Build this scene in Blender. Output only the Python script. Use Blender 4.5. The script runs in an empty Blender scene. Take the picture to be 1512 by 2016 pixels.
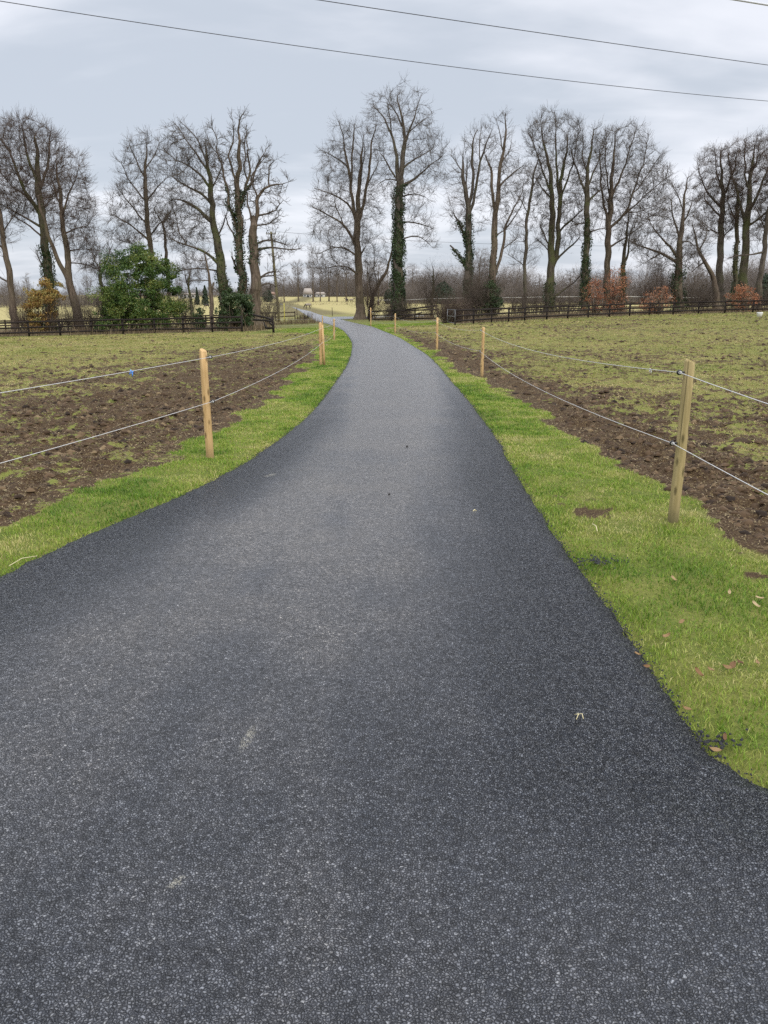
import bpy, bmesh, math, random
import numpy as np
from mathutils import Vector, Matrix

SC = bpy.context.scene
COL = SC.collection
RNG = np.random.default_rng(7)
random.seed(7)
R = math.radians

# ------------------------------------------------------------------ camera model
FPX = 1511.0                       # focal length in photo pixels (1512 x 2016)
PITCH = math.atan(425 / FPX)
CH = 1.6
cp, sp = math.cos(PITCH), math.sin(PITCH)

# ------------------------------------------------------------------ terrain
PY = [-60, 0, 6, 10, 20, 30, 45, 55, 75, 110, 230, 330, 420, 470, 700, 3000]
PZ = [0, 0, 0, -.1, -.27, -.36, -.5, -.6, -.78, -1.1, -2.0, -1.6, -.8, 1.0, 2.5, 6]


def terr(x, y):
    x = np.asarray(x, float)
    y = np.asarray(y, float)
    z = np.interp(y, PY, PZ)
    s = np.clip(y / 60, 0, 1)
    s = s * s * (3 - 2 * s)
    f = 1 - np.clip((y - 130) / 120, 0, 1)
    return z + .026 * np.clip(x, -45, 45) * s * f


def tz(x, y):
    return float(terr(x, y))


def ray(px, py):
    u = (px - 756) / FPX
    v = (1008 - py) / FPX
    return np.array([u, cp + v * sp, -sp + v * cp])


def at(px, py, Y):
    """the point seen at photo pixel (px, py) at forward distance Y"""
    d = ray(px, py)
    t = Y / d[1]
    return np.array([d[0] * t, Y, CH + d[2] * t])


def hit(px, py):
    d = ray(px, py)
    d = d / d[1]
    t = np.concatenate([np.arange(.3, 60, .02), np.arange(60, 900, .2)])
    X = d[0] * t
    g = CH + d[2] * t - terr(X, t)
    i = int(np.argmax(g <= 0))
    if g[i] > 0:
        return X[-1], t[-1]
    a = g[i - 1] / (g[i - 1] - g[i]) if i else 1
    return X[i - 1] + a * (X[i] - X[i - 1]), t[i - 1] + a * (t[i] - t[i - 1])


# ------------------------------------------------------------------ noise
def _hash(ix, iy, seed):
    h = (ix.astype(np.int64) * 374761393 + iy.astype(np.int64) * 668265263 + seed * 974711) & 0x7fffffff
    h = ((h ^ (h >> 13)) * 1274126177) & 0x7fffffff
    h = (h ^ (h >> 16)) & 0xffff
    return h / 65535.0


def vnoise(x, y, seed=0):
    ix = np.floor(x)
    iy = np.floor(y)
    fx = x - ix
    fy = y - iy
    fx = fx * fx * fx * (fx * (fx * 6 - 15) + 10)
    fy = fy * fy * fy * (fy * (fy * 6 - 15) + 10)
    a = _hash(ix, iy, seed)
    b = _hash(ix + 1, iy, seed)
    c = _hash(ix, iy + 1, seed)
    d = _hash(ix + 1, iy + 1, seed)
    return (a * (1 - fx) + b * fx) * (1 - fy) + (c * (1 - fx) + d * fx) * fy


def fbm(x, y, seed=0, octv=4):
    s = 0
    a = .5
    t = 0
    for o in range(octv):
        c, si = math.cos(o * 1.1 + .4), math.sin(o * 1.1 + .4)
        s = s + a * vnoise((x * c - y * si) * 2 ** o + 17.3 * o, (x * si + y * c) * 2 ** o - 9.1 * o, seed + o)
        t += a
        a *= .5
    return s / t


def sst(a, b, x):
    t = np.clip((x - a) / (b - a), 0, 1)
    return t * t * (3 - 2 * t)


# ------------------------------------------------------------------ objects
def tag(o, label=None, cat=None, group=None, kind=None):
    if label:
        o['label'] = label
    if cat:
        o['category'] = cat
    if group:
        o['group'] = group
    if kind:
        o['kind'] = kind
    return o


def empty(name, loc, label, cat, group=None, rz=0):
    o = bpy.data.objects.new(name, None)
    o.empty_display_size = .2
    COL.objects.link(o)
    o.location = [float(c) for c in loc]
    o.rotation_euler = (0, 0, rz)
    return tag(o, label, cat, group)


def mesh_np(name, V, faces, mat, parent=None, smooth=False, attrs=None, origin=None):
    """faces: list of int arrays (n,3) / (n,4)"""
    V = np.asarray(V, np.float32)
    if parent is not None and origin is None:
        origin = np.array(parent.location, np.float32)
    if origin is not None:
        V = V - np.asarray(origin, np.float32)
    me = bpy.data.meshes.new(name)
    me.vertices.add(len(V))
    me.vertices.foreach_set('co', V.ravel())
    li, ls, n = [], [], 0
    for f in faces:
        f = np.asarray(f, np.int32)
        if not len(f):
            continue
        k = f.shape[1]
        li.append(f.ravel())
        ls.append(np.arange(len(f), dtype=np.int32) * k + n)
        n += f.size
    li = np.concatenate(li)
    ls = np.concatenate(ls)
    me.loops.add(len(li))
    me.loops.foreach_set('vertex_index', li)
    me.polygons.add(len(ls))
    me.polygons.foreach_set('loop_start', ls)
    for an, (typ, arr) in (attrs or {}).items():
        a = me.attributes.new(an, typ, 'POINT')
        a.data.foreach_set('color' if typ == 'FLOAT_COLOR' else 'value', np.asarray(arr, np.float32).ravel())
    me.update(calc_edges=True)
    if smooth:
        me.polygons.foreach_set('use_smooth', np.ones(len(ls), bool))
    me.materials.append(mat)
    o = bpy.data.objects.new(name, me)
    COL.objects.link(o)
    if parent is not None:
        o.parent = parent
    elif origin is not None:
        o.location = [float(c) for c in origin]
    return o


def copy_tree(o, parent=None):
    c = o.copy()
    COL.objects.link(c)
    if parent is not None:
        c.parent = parent
    for ch in list(o.children):
        copy_tree(ch, c)
    return c


class MB:
    """collects verts and quads/tris"""

    def __init__(self):
        self.V, self.Q, self.T = [], [], []

    def box(self, c, size, rot=None):
        c = np.asarray(c, float)
        s = np.asarray(size, float) / 2
        pts = np.array([[x, y, z] for z in (-1, 1) for y in (-1, 1) for x in (-1, 1)], float) * s
        if rot is not None:
            pts = pts @ np.asarray(rot).T
        n = len(self.V)
        self.V += list(pts + c)
        self.Q += [[n + i for i in q] for q in ((0, 2, 3, 1), (4, 5, 7, 6), (0, 1, 5, 4), (2, 6, 7, 3), (0, 4, 6, 2), (1, 3, 7, 5))]

    def beam(self, a, b, w, h):
        """a board from a to b, w across (horizontal), h tall"""
        a = np.asarray(a, float)
        b = np.asarray(b, float)
        d = b - a
        L = np.linalg.norm(d)
        d /= L
        up = np.array([0, 0, 1.]) if abs(d[2]) < .95 else np.array([0, 1., 0])
        s = np.cross(d, up)
        s /= np.linalg.norm(s)
        u = np.cross(s, d)
        self.box((a + b) / 2, (L, w, h), np.stack([d, s, u], 1))

    def tube(self, pts, rad, sides=8, cap=True):
        pts = np.asarray(pts, float)
        rad = np.broadcast_to(np.asarray(rad, float), (len(pts),))
        n0 = len(self.V)
        ref = None
        for i, p in enumerate(pts):
            d = pts[min(i + 1, len(pts) - 1)] - pts[max(i - 1, 0)]
            d = d / np.linalg.norm(d)
            if ref is None:
                ref = np.array([1., 0, 0]) if abs(d[0]) < .8 else np.array([0, 1., 0])
            a = ref - d * (ref @ d)
            a /= np.linalg.norm(a)
            ref = a
            b = np.cross(d, a)
            for k in range(sides):
                t = 2 * math.pi * k / sides
                self.V.append(p + rad[i] * (a * math.cos(t) + b * math.sin(t)))
        for i in range(len(pts) - 1):
            for k in range(sides):
                k2 = (k + 1) % sides
                self.Q.append([n0 + i * sides + k, n0 + i * sides + k2, n0 + (i + 1) * sides + k2, n0 + (i + 1) * sides + k])
        if cap:
            for i, fl in ((0, True), (len(pts) - 1, False)):
                self.V.append(pts[i])
                c = len(self.V) - 1
                for k in range(sides):
                    k2 = (k + 1) % sides
                    t = [c, n0 + i * sides + k, n0 + i * sides + k2]
                    self.T.append(t[::-1] if fl else t)

    def build(self, name, mat, parent=None, smooth=False, origin=None):
        f = []
        if self.Q:
            f.append(np.array(self.Q))
        if self.T:
            f.append(np.array(self.T))
        return mesh_np(name, np.array(self.V), f, mat, parent, smooth, origin=origin)


# ------------------------------------------------------------------ materials
class NT:
    def __init__(self, name):
        self.m = bpy.data.materials.new(name)
        self.m.use_nodes = True
        self.nt = self.m.node_tree
        self.b = self.nt.nodes['Principled BSDF']
        self.co = None

    def n(self, typ, ins=None, **kw):
        nd = self.nt.nodes.new(typ)
        for k, v in kw.items():
            setattr(nd, k, v)
        for k, v in (ins or {}).items():
            if isinstance(v, bpy.types.NodeSocket):
                self.nt.links.new(v, nd.inputs[k])
            else:
                nd.inputs[k].default_value = v
        return nd

    def obj(self):
        return self.n('ShaderNodeTexCoord').outputs['Object']

    def pos(self):
        return self.n('ShaderNodeNewGeometry').outputs['Position']

    def attr(self, name, color=False):
        return self.n('ShaderNodeAttribute', attribute_name=name).outputs['Color' if color else 'Fac']

    def noise(self, co, scale, detail=4, rough=.55, out='Fac', dist=0):
        return self.n('ShaderNodeTexNoise', {'Vector': co, 'Scale': scale, 'Detail': detail, 'Roughness': rough, 'Distortion': dist}).outputs[out]

    def vor(self, co, scale, out='Distance', feature='F1', rnd=1.0):
        return self.n('ShaderNodeTexVoronoi', {'Vector': co, 'Scale': scale, 'Randomness': rnd}, feature=feature).outputs[out]

    def mapping(self, co, scale=(1, 1, 1), rot=(0, 0, 0)):
        return self.n('ShaderNodeMapping', {'Vector': co, 'Scale': scale, 'Rotation': rot}).outputs[0]

    def ramp(self, fac, stops):
        nd = self.n('ShaderNodeValToRGB', {'Fac': fac})
        e = nd.color_ramp.elements
        while len(e) < len(stops):
            e.new(.5)
        for el, (p, c) in zip(e, stops):
            el.position = p
            el.color = (*c, 1) if isinstance(c, tuple) else (c, c, c, 1)
        return nd.outputs[0]

    def mix(self, fac, a, b, mode='MIX'):
        nd = self.nt.nodes.new('ShaderNodeMix')
        nd.data_type = 'RGBA'
        nd.blend_type = mode
        for i, v in ((0, fac), (6, a), (7, b)):
            if isinstance(v, bpy.types.NodeSocket):
                self.nt.links.new(v, nd.inputs[i])
            elif isinstance(v, tuple):
                nd.inputs[i].default_value = (*v, 1)
            else:
                nd.inputs[i].default_value = v
        return nd.outputs[2]

    def math(self, op, a, b=0.0, c=0.0, clamp=False):
        nd = self.nt.nodes.new('ShaderNodeMath')
        nd.operation = op
        nd.use_clamp = clamp
        for i, v in enumerate((a, b, c)):
            if isinstance(v, bpy.types.NodeSocket):
                self.nt.links.new(v, nd.inputs[i])
            else:
                nd.inputs[i].default_value = v
        return nd.outputs[0]

    def sstep(self, x, a, b):
        nd = self.n('ShaderNodeMapRange', {'Value': x, 'From Min': a, 'From Max': b}, interpolation_type='SMOOTHSTEP')
        return nd.outputs[0]

    def bump(self, h, strength=.5, dist=.01, normal=None):
        ins = {'Height': h, 'Strength': strength, 'Distance': dist}
        if normal is not None:
            ins['Normal'] = normal
        return self.n('ShaderNodeBump', ins).outputs[0]

    def done(self, color=None, rough=.8, normal=None, spec=.3, metal=0):
        b = self.b
        for k, v in (('Base Color', color), ('Roughness', rough), ('Normal', normal), ('Specular IOR Level', spec), ('Metallic', metal)):
            if v is None:
                continue
            if isinstance(v, bpy.types.NodeSocket):
                self.nt.links.new(v, b.inputs[k])
            elif isinstance(v, tuple):
                b.inputs[k].default_value = (*v, 1)
            else:
                b.inputs[k].default_value = v
        return self.m


def simple(name, col, rough=.7, spec=.3, var=.25, scale=8, metal=0):
    t = NT(name)
    n = t.noise(t.obj(), scale, 4)
    lo = tuple(c * (1 - var) for c in col)
    hi = tuple(min(1, c * (1 + var)) for c in col)
    return t.done(t.mix(n, lo, hi), rough, None, spec, metal)


def mat_asphalt():
    t = NT('asphalt')
    p = t.n('ShaderNodeVectorMath', {0: t.pos(), 1: (1.0, 1.0, 0.0)}, operation='MULTIPLY').outputs[0]   # the mat seen in plan
    wob = t.n('ShaderNodeVectorMath', {0: p, 1: t.n('ShaderNodeVectorMath', {0: t.noise(p, 60, 2, out='Color'), 'Scale': .016}, operation='SCALE').outputs[0]}, operation='ADD').outputs[0]
    cell = t.n('ShaderNodeTexVoronoi', {'Vector': wob, 'Scale': 126.0}, feature='F1', voronoi_dimensions='2D')
    cell2 = t.n('ShaderNodeTexVoronoi', {'Vector': wob, 'Scale': 250.0}, feature='F1', voronoi_dimensions='2D')
    rnd = t.n('ShaderNodeSeparateColor', {0: cell.outputs['Color']}).outputs
    dist = cell.outputs['Distance']
    edge = t.n('ShaderNodeTexVoronoi', {'Vector': wob, 'Scale': 126.0}, feature='DISTANCE_TO_EDGE', voronoi_dimensions='2D').outputs['Distance']
    stone = t.ramp(rnd[0], [(0, (.020, .0215, .026)), (.5, (.060, .062, .067)), (.9, (.100, .101, .106)), (1, (.165, .164, .16))])
    sunk = t.math('MULTIPLY', t.sstep(rnd[2], .46, .60), .96)
    gap = t.math('MAXIMUM', t.sstep(edge, .20, .05), sunk)
    # where a big chipping has sunk or is missing, smaller ones show between
    e2 = t.n('ShaderNodeTexVoronoi', {'Vector': wob, 'Scale': 250.0}, feature='DISTANCE_TO_EDGE', voronoi_dimensions='2D').outputs['Distance']
    r2 = t.n('ShaderNodeSeparateColor', {0: cell2.outputs['Color']}).outputs
    small = t.mix(r2[0], (.012, .013, .016), (.085, .087, .093))
    small = t.mix(t.sstep(e2, .22, .06), small, (.007, .0075, .010))
    fill = t.math('SUBTRACT', 1.0, t.math('MULTIPLY', t.math('MINIMUM', t.attr('wear_sheen'), 1.0), .55))    # dust packs voids where wheels roll; far ones pale with painted-in sky sheen
    gap = t.math('MULTIPLY', t.sstep(edge, .21, .03), fill)
    sunk = t.math('MULTIPLY', sunk, fill)
    col = t.mix(gap, stone, (.007, .0075, .010))
    col = t.mix(sunk, col, small)
    gap = t.math('MAXIMUM', gap, t.math('MULTIPLY', sunk, t.math('ADD', .35, t.math('MULTIPLY', t.sstep(e2, .22, .06), .65))))
    # coarser grain: chippings bunch together in the mat; wear lightens the crown, painted-in sky sheen the far road
    g1 = t.noise(p, 34, 3, .6)
    g2 = t.noise(p, 11, 4, .65)
    g3 = t.noise(p, 1.1, 5, .62)
    grain = t.math('ADD', t.math('MULTIPLY', t.sstep(g1, .34, .66), .75), t.math('MULTIPLY', t.sstep(g2, .3, .7), .5))
    g4 = t.noise(t.mapping(p, (2.2, .16, 1)), 1.6, 3, .5)
    wear_sheen = t.math('ADD', t.math('MULTIPLY', t.attr('wear_sheen'), 1.0), t.math('ADD', t.math('MULTIPLY', t.math('SUBTRACT', g3, .5), 1.5), t.math('MULTIPLY', t.math('SUBTRACT', g4, .5), .9)))
    wear_sheen = t.sstep(wear_sheen, .0, 1.15)
    gain = t.math('MULTIPLY', t.math('ADD', .62, t.math('MULTIPLY', wear_sheen, 1.15)), t.math('ADD', .45, t.math('MULTIPLY', grain, .95)))
    tone = t.mix(wear_sheen, (.84, .93, 1.08), (1.12, 1.03, .91))
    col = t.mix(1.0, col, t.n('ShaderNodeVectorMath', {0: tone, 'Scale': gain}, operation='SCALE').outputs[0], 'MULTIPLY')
    # dry dusty patches on the crown of the path, fresh bitumen along the edges
    dust = t.math('MULTIPLY', t.sstep(t.noise(p, .75, 5, .6), .45, .68), t.attr('dust'))
    col = t.mix(t.math('MULTIPLY', dust, .34), col, (.17, .152, .13))
    tar = t.sstep(t.math('ADD', t.attr('edge'), t.math('MULTIPLY', t.noise(p, 9, 4), .55)), .75, 1.25)
    col = t.mix(tar, col, (.009, .010, .013))
    # pale scuff marks left by a shovel
    for (cx, cy, ang, ln, w) in SCUFFS:
        q = t.n('ShaderNodeMapping', {'Vector': p, 'Location': (cx, cy, 0), 'Rotation': (0, 0, ang), 'Scale': (w, ln, 1)}, vector_type='TEXTURE').outputs[0]
        s = t.n('ShaderNodeSeparateXYZ', {0: q}).outputs
        r = t.math('SQRT', t.math('ADD', t.math('MULTIPLY', s[0], s[0]), t.math('MULTIPLY', s[1], s[1])))
        k = t.math('MULTIPLY', t.sstep(r, 1.0, .35), t.sstep(t.math('ADD', t.noise(p, 70, 3), t.math('MULTIPLY', dist, -.3)), .25, .5))
        col = t.mix(t.math('MULTIPLY', k, .7), col, (.36, .34, .27))
    h = t.math('ADD', t.math('MULTIPLY', t.sstep(edge, .0, .36), 1.35), t.math('MULTIPLY', rnd[1], .55))
    h = t.math('ADD', h, t.math('MULTIPLY', sunk, -.9))
    h = t.math('ADD', h, t.math('MULTIPLY', cell2.outputs['Distance'], -.16))
    nrm = t.bump(h, 1.0, .0042)
    nrm = t.bump(g1, .55, .012, t.bump(t.noise(p, 5, 3), .12, .02, nrm))
    rough = t.mix(t.attr('dust'), (.34, .34, .34), (.42, .42, .42))
    t.nt.links.new(t.math('MULTIPLY', t.math('SUBTRACT', 1.0, t.math('MULTIPLY', gap, .97)), .75), t.b.inputs['Coat Weight'])
    t.b.inputs['Coat Roughness'].default_value = .3
    t.nt.links.new(t.bump(t.math('ADD', t.math('MULTIPLY', h, .5), t.math('MULTIPLY', g1, 2.2)), .55, .008), t.b.inputs['Coat Normal'])
    return t.done(col, t.mix(gap, rough, (.8, .8, .8)), nrm, t.math('MULTIPLY', t.math('SUBTRACT', 1.0, gap), .7))


def mat_ground():
    t = NT('ground_soil_and_turf')
    p = t.pos()
    z = t.attr('zone', True)                     # r verge lawn, g straw pasture, b leaf litter
    zr, zg, zb = t.n('ShaderNodeSeparateColor', {0: z}).outputs[:3]
    mud = t.attr('mud')
    n1 = t.noise(p, 2.6, 6, .62)
    n2 = t.noise(p, 14, 5, .65)
    n3 = t.noise(p, 55, 3, .6)
    n4 = t.noise(p, .35, 4, .6)
    turf = t.mix(t.sstep(n1, .3, .7), (.10, .115, .022), (.215, .185, .062))
    turf = t.mix(t.sstep(n4, .35, .7), turf, (.15, .165, .036))
    turf = t.mix(t.sstep(n2, .38, .75), turf, (.225, .19, .07))
    soil = t.mix(n2, (.018, .0102, .005), (.085, .052, .027))
    soil = t.mix(t.math('MULTIPLY', t.sstep(n3, .52, .72), .75), soil, (.24, .185, .085))
    k = t.math('ADD', mud, t.math('MULTIPLY', t.math('SUBTRACT', n2, .5), 1.7))
    k = t.math('ADD', k, t.math('MULTIPLY', t.math('SUBTRACT', n1, .5), 1.9))
    k = t.sstep(k, .42, .60)
    field = t.mix(k, turf, soil)
    lawn = t.mix(t.sstep(n1, .3, .7), (.085, .115, .018), (.165, .165, .042))
    lawn = t.mix(t.math('MULTIPLY', t.sstep(n3, .45, .75), .6), lawn, (.055, .06, .02))
    straw = t.mix(n1, (.27, .225, .09), (.385, .325, .15))
    straw = t.mix(t.math('MULTIPLY', t.sstep(n4, .45, .7), .6), straw, (.23, .235, .08))
    litter = t.mix(n2, (.06, .045, .026), (.17, .13, .07))
    litter = t.mix(t.math('MULTIPLY', t.sstep(n1, .5, .7), .6), litter, (.10, .11, .03))
    col = t.mix(zr, field, lawn)
    col = t.mix(zg, col, straw)
    col = t.mix(zb, col, litter)
    nrm = t.bump(t.math('ADD', n2, t.math('MULTIPLY', n3, .5)), .7, .05)
    return t.done(col, .92, nrm, .15)


def mat_blade(name, cols, rough=.6, trans=.25):
    t = NT(name)
    tint = t.attr('tint')
    stops = [(i / (len(cols) - 1), c) for i, c in enumerate(cols)]
    col = t.ramp(tint, stops)
    m = t.done(col, rough, None, .25)
    if trans:
        tr = t.n('ShaderNodeBsdfTranslucent', {'Color': col})
        mx = t.n('ShaderNodeMixShader', {0: trans, 1: t.b.outputs[0], 2: tr.outputs[0]})
        out = [n for n in t.nt.nodes if n.type == 'OUTPUT_MATERIAL'][0]
        t.nt.links.new(mx.outputs[0], out.inputs[0])
    return m


def mat_bark(name, a, b, c, moss=.4):
    t = NT(name)
    p = t.pos()
    st = t.mapping(p, (3.2, 3.2, .55))
    n = t.noise(st, 2.2, 6, .65)
    n2 = t.noise(p, .7, 4)
    col = t.mix(t.sstep(n, .3, .72), a, b)
    col = t.mix(t.math('MULTIPLY', t.sstep(n2, .45, .65), moss), col, c)
    return t.done(col, .9, t.bump(n, .8, .06), .15)


def mat_timber(name, a, b, knots=True, foot=None):
    t = NT(name)
    p = t.obj()
    g = t.noise(t.mapping(p, (38, 38, 2.2)), 1.6, 6, .6, dist=.4)
    col = t.mix(t.sstep(g, .3, .7), a, b)
    ck = t.noise(t.mapping(p, (60, 60, 1.1)), 1.0, 2, .5)
    col = t.mix(t.math('MULTIPLY', t.sstep(ck, .64, .70), .7), col, tuple(x * .25 for x in a))
    n = t.noise(p, 6, 4)
    col = t.mix(t.math('MULTIPLY', n, .35), col, tuple(x * .55 for x in a))
    if knots:
        v = t.vor(t.mapping(p, (16, 16, 5.5)), 1.0)
        col = t.mix(t.math('MULTIPLY', t.sstep(v, .27, .1), .85), col, tuple(x * .3 for x in a))
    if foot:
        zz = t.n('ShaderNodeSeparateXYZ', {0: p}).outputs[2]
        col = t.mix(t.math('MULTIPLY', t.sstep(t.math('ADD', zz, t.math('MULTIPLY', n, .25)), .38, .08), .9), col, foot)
    return t.done(col, .75, t.bump(g, .35, .004), .2)


# shovel scuffs on the asphalt: centre, direction, half length, half width
def _sc(px0, py0, px1, py1, w):
    a, b = hit(px0, py0), hit(px1, py1)
    dx, dy = b[0] - a[0], b[1] - a[1]
    return ((a[0] + b[0]) / 2, (a[1] + b[1]) / 2, math.atan2(dy, dx) - math.pi / 2, math.hypot(dx, dy) / 2 + .01, w)


SCUFFS = [_sc(474, 1512, 504, 1452, .026), _sc(335, 1785, 368, 1762, .022), _sc(520, 950, 545, 942, .05)]

M = {}
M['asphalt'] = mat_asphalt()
M['ground'] = mat_ground()
M['verge'] = mat_blade('verge_grass', [(.06, .13, .014), (.13, .23, .022), (.21, .305, .038), (.32, .345, .075), (.47, .42, .18)])
M['tuft'] = mat_blade('field_tufts', [(.11, .15, .022), (.20, .215, .045), (.28, .25, .08), (.37, .30, .125), (.46, .37, .18)])
M['dry'] = mat_blade('dry_stalks', [(.05, .035, .025), (.11, .08, .05), (.20, .15, .085), (.30, .24, .13)], .8, .1)
M['clod'] = mat_blade('wet_clods', [(.016, .009, .005), (.048, .029, .015), (.095, .060, .032), (.17, .12, .062)], .9, 0)
M['pebble'] = simple('dark_stone', (.03, .028, .026), .8, .2, .3, 40)
M['bark_grey'] = mat_bark('bark_grey', (.055, .045, .034), (.15, .125, .098), (.10, .105, .05))
M['bark_brown'] = mat_bark('bark_brown', (.06, .045, .032), (.17, .13, .095), (.12, .115, .06), .25)
M['bark_moss'] = mat_bark('bark_moss', (.05, .043, .03), (.13, .11, .075), (.09, .10, .035), .8)
M['twig'] = simple('twigs', (.088, .070, .054), .85, .15, .3, .6)
M['twig_red'] = simple('twigs_red', (.094, .069, .054), .85, .15, .3, .6)
M['twig_hazed'] = simple('twigs_hazed', (.15, .128, .113), .9, .1, .3, .15)  # paler than the near twigs: distance haze painted into the colour
M['ivy'] = mat_blade('ivy_leaves', [(.010, .022, .008), (.022, .045, .014), (.045, .075, .024), (.075, .10, .04)], .42, .1)
M['holly'] = mat_blade('laurel_leaves', [(.018, .042, .010), (.045, .090, .018), (.095, .145, .03), (.20, .21, .05)], .38, .12)
M['gold'] = mat_blade('golden_leaves', [(.13, .07, .03), (.27, .15, .045), (.38, .26, .07), (.29, .25, .08), (.11, .125, .04)], .6, .2)
M['rust'] = mat_blade('rusty_leaves', [(.16, .06, .035), (.30, .12, .06), (.42, .19, .10), (.46, .26, .15)], .7, .2)
M['pine'] = mat_blade('conifer_needles', [(.020, .034, .022), (.038, .058, .036), (.06, .082, .05)], .7, .05)
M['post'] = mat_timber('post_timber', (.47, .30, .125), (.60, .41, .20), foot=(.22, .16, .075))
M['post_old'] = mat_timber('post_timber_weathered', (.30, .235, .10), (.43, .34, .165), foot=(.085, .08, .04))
M['black_timber'] = mat_timber('creosoted_timber', (.014, .010, .009), (.035, .026, .021), False)
M['brown_timber'] = mat_timber('old_timber', (.05, .036, .026), (.11, .08, .055), False)
M['pole'] = mat_timber('pole_timber', (.12, .105, .055), (.19, .17, .09), False)
M['rope'] = simple('white_rope', (.54, .53, .51), .7, .3, .08, 90)
M['black'] = simple('black_plastic', (.012, .012, .013), .4, .5, .2, 30)
M['tar'] = simple('tarmac_crumb', (.02, .02, .023), .7, .3, .4, 200)
M['blue'] = simple('blue_ribbon', (.08, .25, .62), .6, .3, .2, 30)
M['white'] = simple('white_plastic', (.8, .8, .77), .5, .4, .06, 10)
M['steel'] = simple('galvanised_steel', (.20, .205, .21), .55, .4, .2, 20, .5)
M['wire'] = simple('bare_wire', (.03, .03, .034), .5, .4, .1, 3)
M['wire_pale'] = simple('sheathed_cable', (.52, .53, .55), .5, .4, .1, 3)
M['leaf'] = mat_blade('fallen_leaf', [(.08, .042, .02), (.18, .098, .042), (.27, .18, .085), (.38, .29, .16)], .7, .1)
M['straw'] = simple('straw', (.52, .46, .27), .8, .2, .2, 60)
M['render_wall'] = simple('white_render', (.42, .41, .385), .85, .2, .06, 1.5)
M['roof'] = simple('roof_tiles', (.30, .26, .22), .85, .2, .15, 2)
M['roof_brown'] = simple('roof_brown', (.26, .17, .125), .85, .2, .2, 2)
M['stone_wall'] = simple('dull_render', (.33, .29, .25), .85, .2, .15, 1.5)
M['glass'] = simple('window_glass', (.03, .035, .04), .15, .6, .1, 2)
M['horse_bay'] = simple('bay_coat', (.055, .034, .024), .6, .3, .25, 4)
M['horse_dark'] = simple('dark_coat', (.036, .027, .024), .6, .3, .25, 4)
M['horse_hair'] = simple('dark_mane', (.015, .012, .011), .7, .2, .2, 9)
M['rug'] = simple('pale_horse_rug', (.25, .21, .17), .85, .2, .12, 3)
M['rug_brown'] = simple('brown_horse_rug', (.16, .115, .10), .85, .2, .12, 3)
M['stake_yellow'] = simple('yellow_stake', (.62, .56, .10), .6, .3, .1, 9)
# ------------------------------------------------------------------ road, verge and field outlines (metres, from the lens geometry)
def outline(pix, extra=()):
    p = [hit(*q) for q in pix]
    a = np.array(sorted([(y, x) for x, y in p] + list(extra)))
    return a[:, 0], a[:, 1]


ROAD_L = outline([(0, 1142), (132, 1076), (238, 1030), (331, 993.5), (413, 954), (500, 907), (561, 860), (600, 830), (637, 789), (664, 751),
                  (682.5, 723.4), (691.7, 702), (694.7, 676), (689, 665), (676, 650), (658, 641), (641, 635.5), (622.6, 633), (617, 628),
                  (608, 623.5), (598.5, 617), (586.5, 609.6), (569, 602), (550, 598.5)],
                 [(3.4, -2.42), (2.5, -2.8), (1.3, -3.8), (.3, -6.5), (-1.5, -16), (-6, -40)])
ROAD_R = outline([(1512, 1572), (1437, 1545), (1372, 1477), (1340, 1422), (1295, 1355), (1243, 1280), (1188, 1197), (1126, 1110), (1082, 1049), (1033, 972),
                  (997, 911), (981, 871), (960, 845), (926, 796), (895, 760), (865, 723), (841, 699), (809, 679.6), (791, 667.6), (772.6, 659),
                  (754, 652), (732, 642.6), (717, 640), (698.5, 636), (680, 631.5), (637, 621.7), (624.5, 618), (613, 613),
                  (591, 608), (572.6, 603.7), (550, 597)],
                 [(93, -5.0), (2.1, 1.42), (2.0, 1.62), (1.85, 2.0), (1.6, 3.0), (1.4, 4.5), (.8, 9), (-1.5, 22), (-6, 45)])
MUD_L = outline([(622, 699), (600, 732.5), (555, 763), (500, 805), (430, 851), (331, 904), (231, 944), (142, 977), (83, 1013), (0, 1040)],
                [(45, -3.1), (56, -7), (2, -3.9), (-2, -5), (-8, -40), (64, -9), (90, -12)])
MUD_R = outline([(804, 669), (865, 699), (926, 735), (960, 748), (981, 757), (1054, 810), (1127, 863), (1224, 919), (1305, 972), (1386, 1000),
                 (1446, 1045), (1512, 1090)], [(58, .2), (62, 4), (90, 12), (3.2, 2.6), (1.5, 3.4), (-1, 9), (-3, 40)])
YF = np.array([(-300, 63), (-80, 63), (-29, 59.5), (-7.4, 56.5), (-6, 70), (0, 77), (4.6, 76.5), (5.4, 60.5), (14, 69.5), (25, 75.5), (35, 75), (80, 76), (300, 80)], float)


def f_edge(E, y):
    return np.interp(y, E[0], E[1])


def road_sd(x, y):
    """metres outside the asphalt (negative on it)"""
    return np.maximum(f_edge(ROAD_L, y) - x, x - f_edge(ROAD_R, y))


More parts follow.
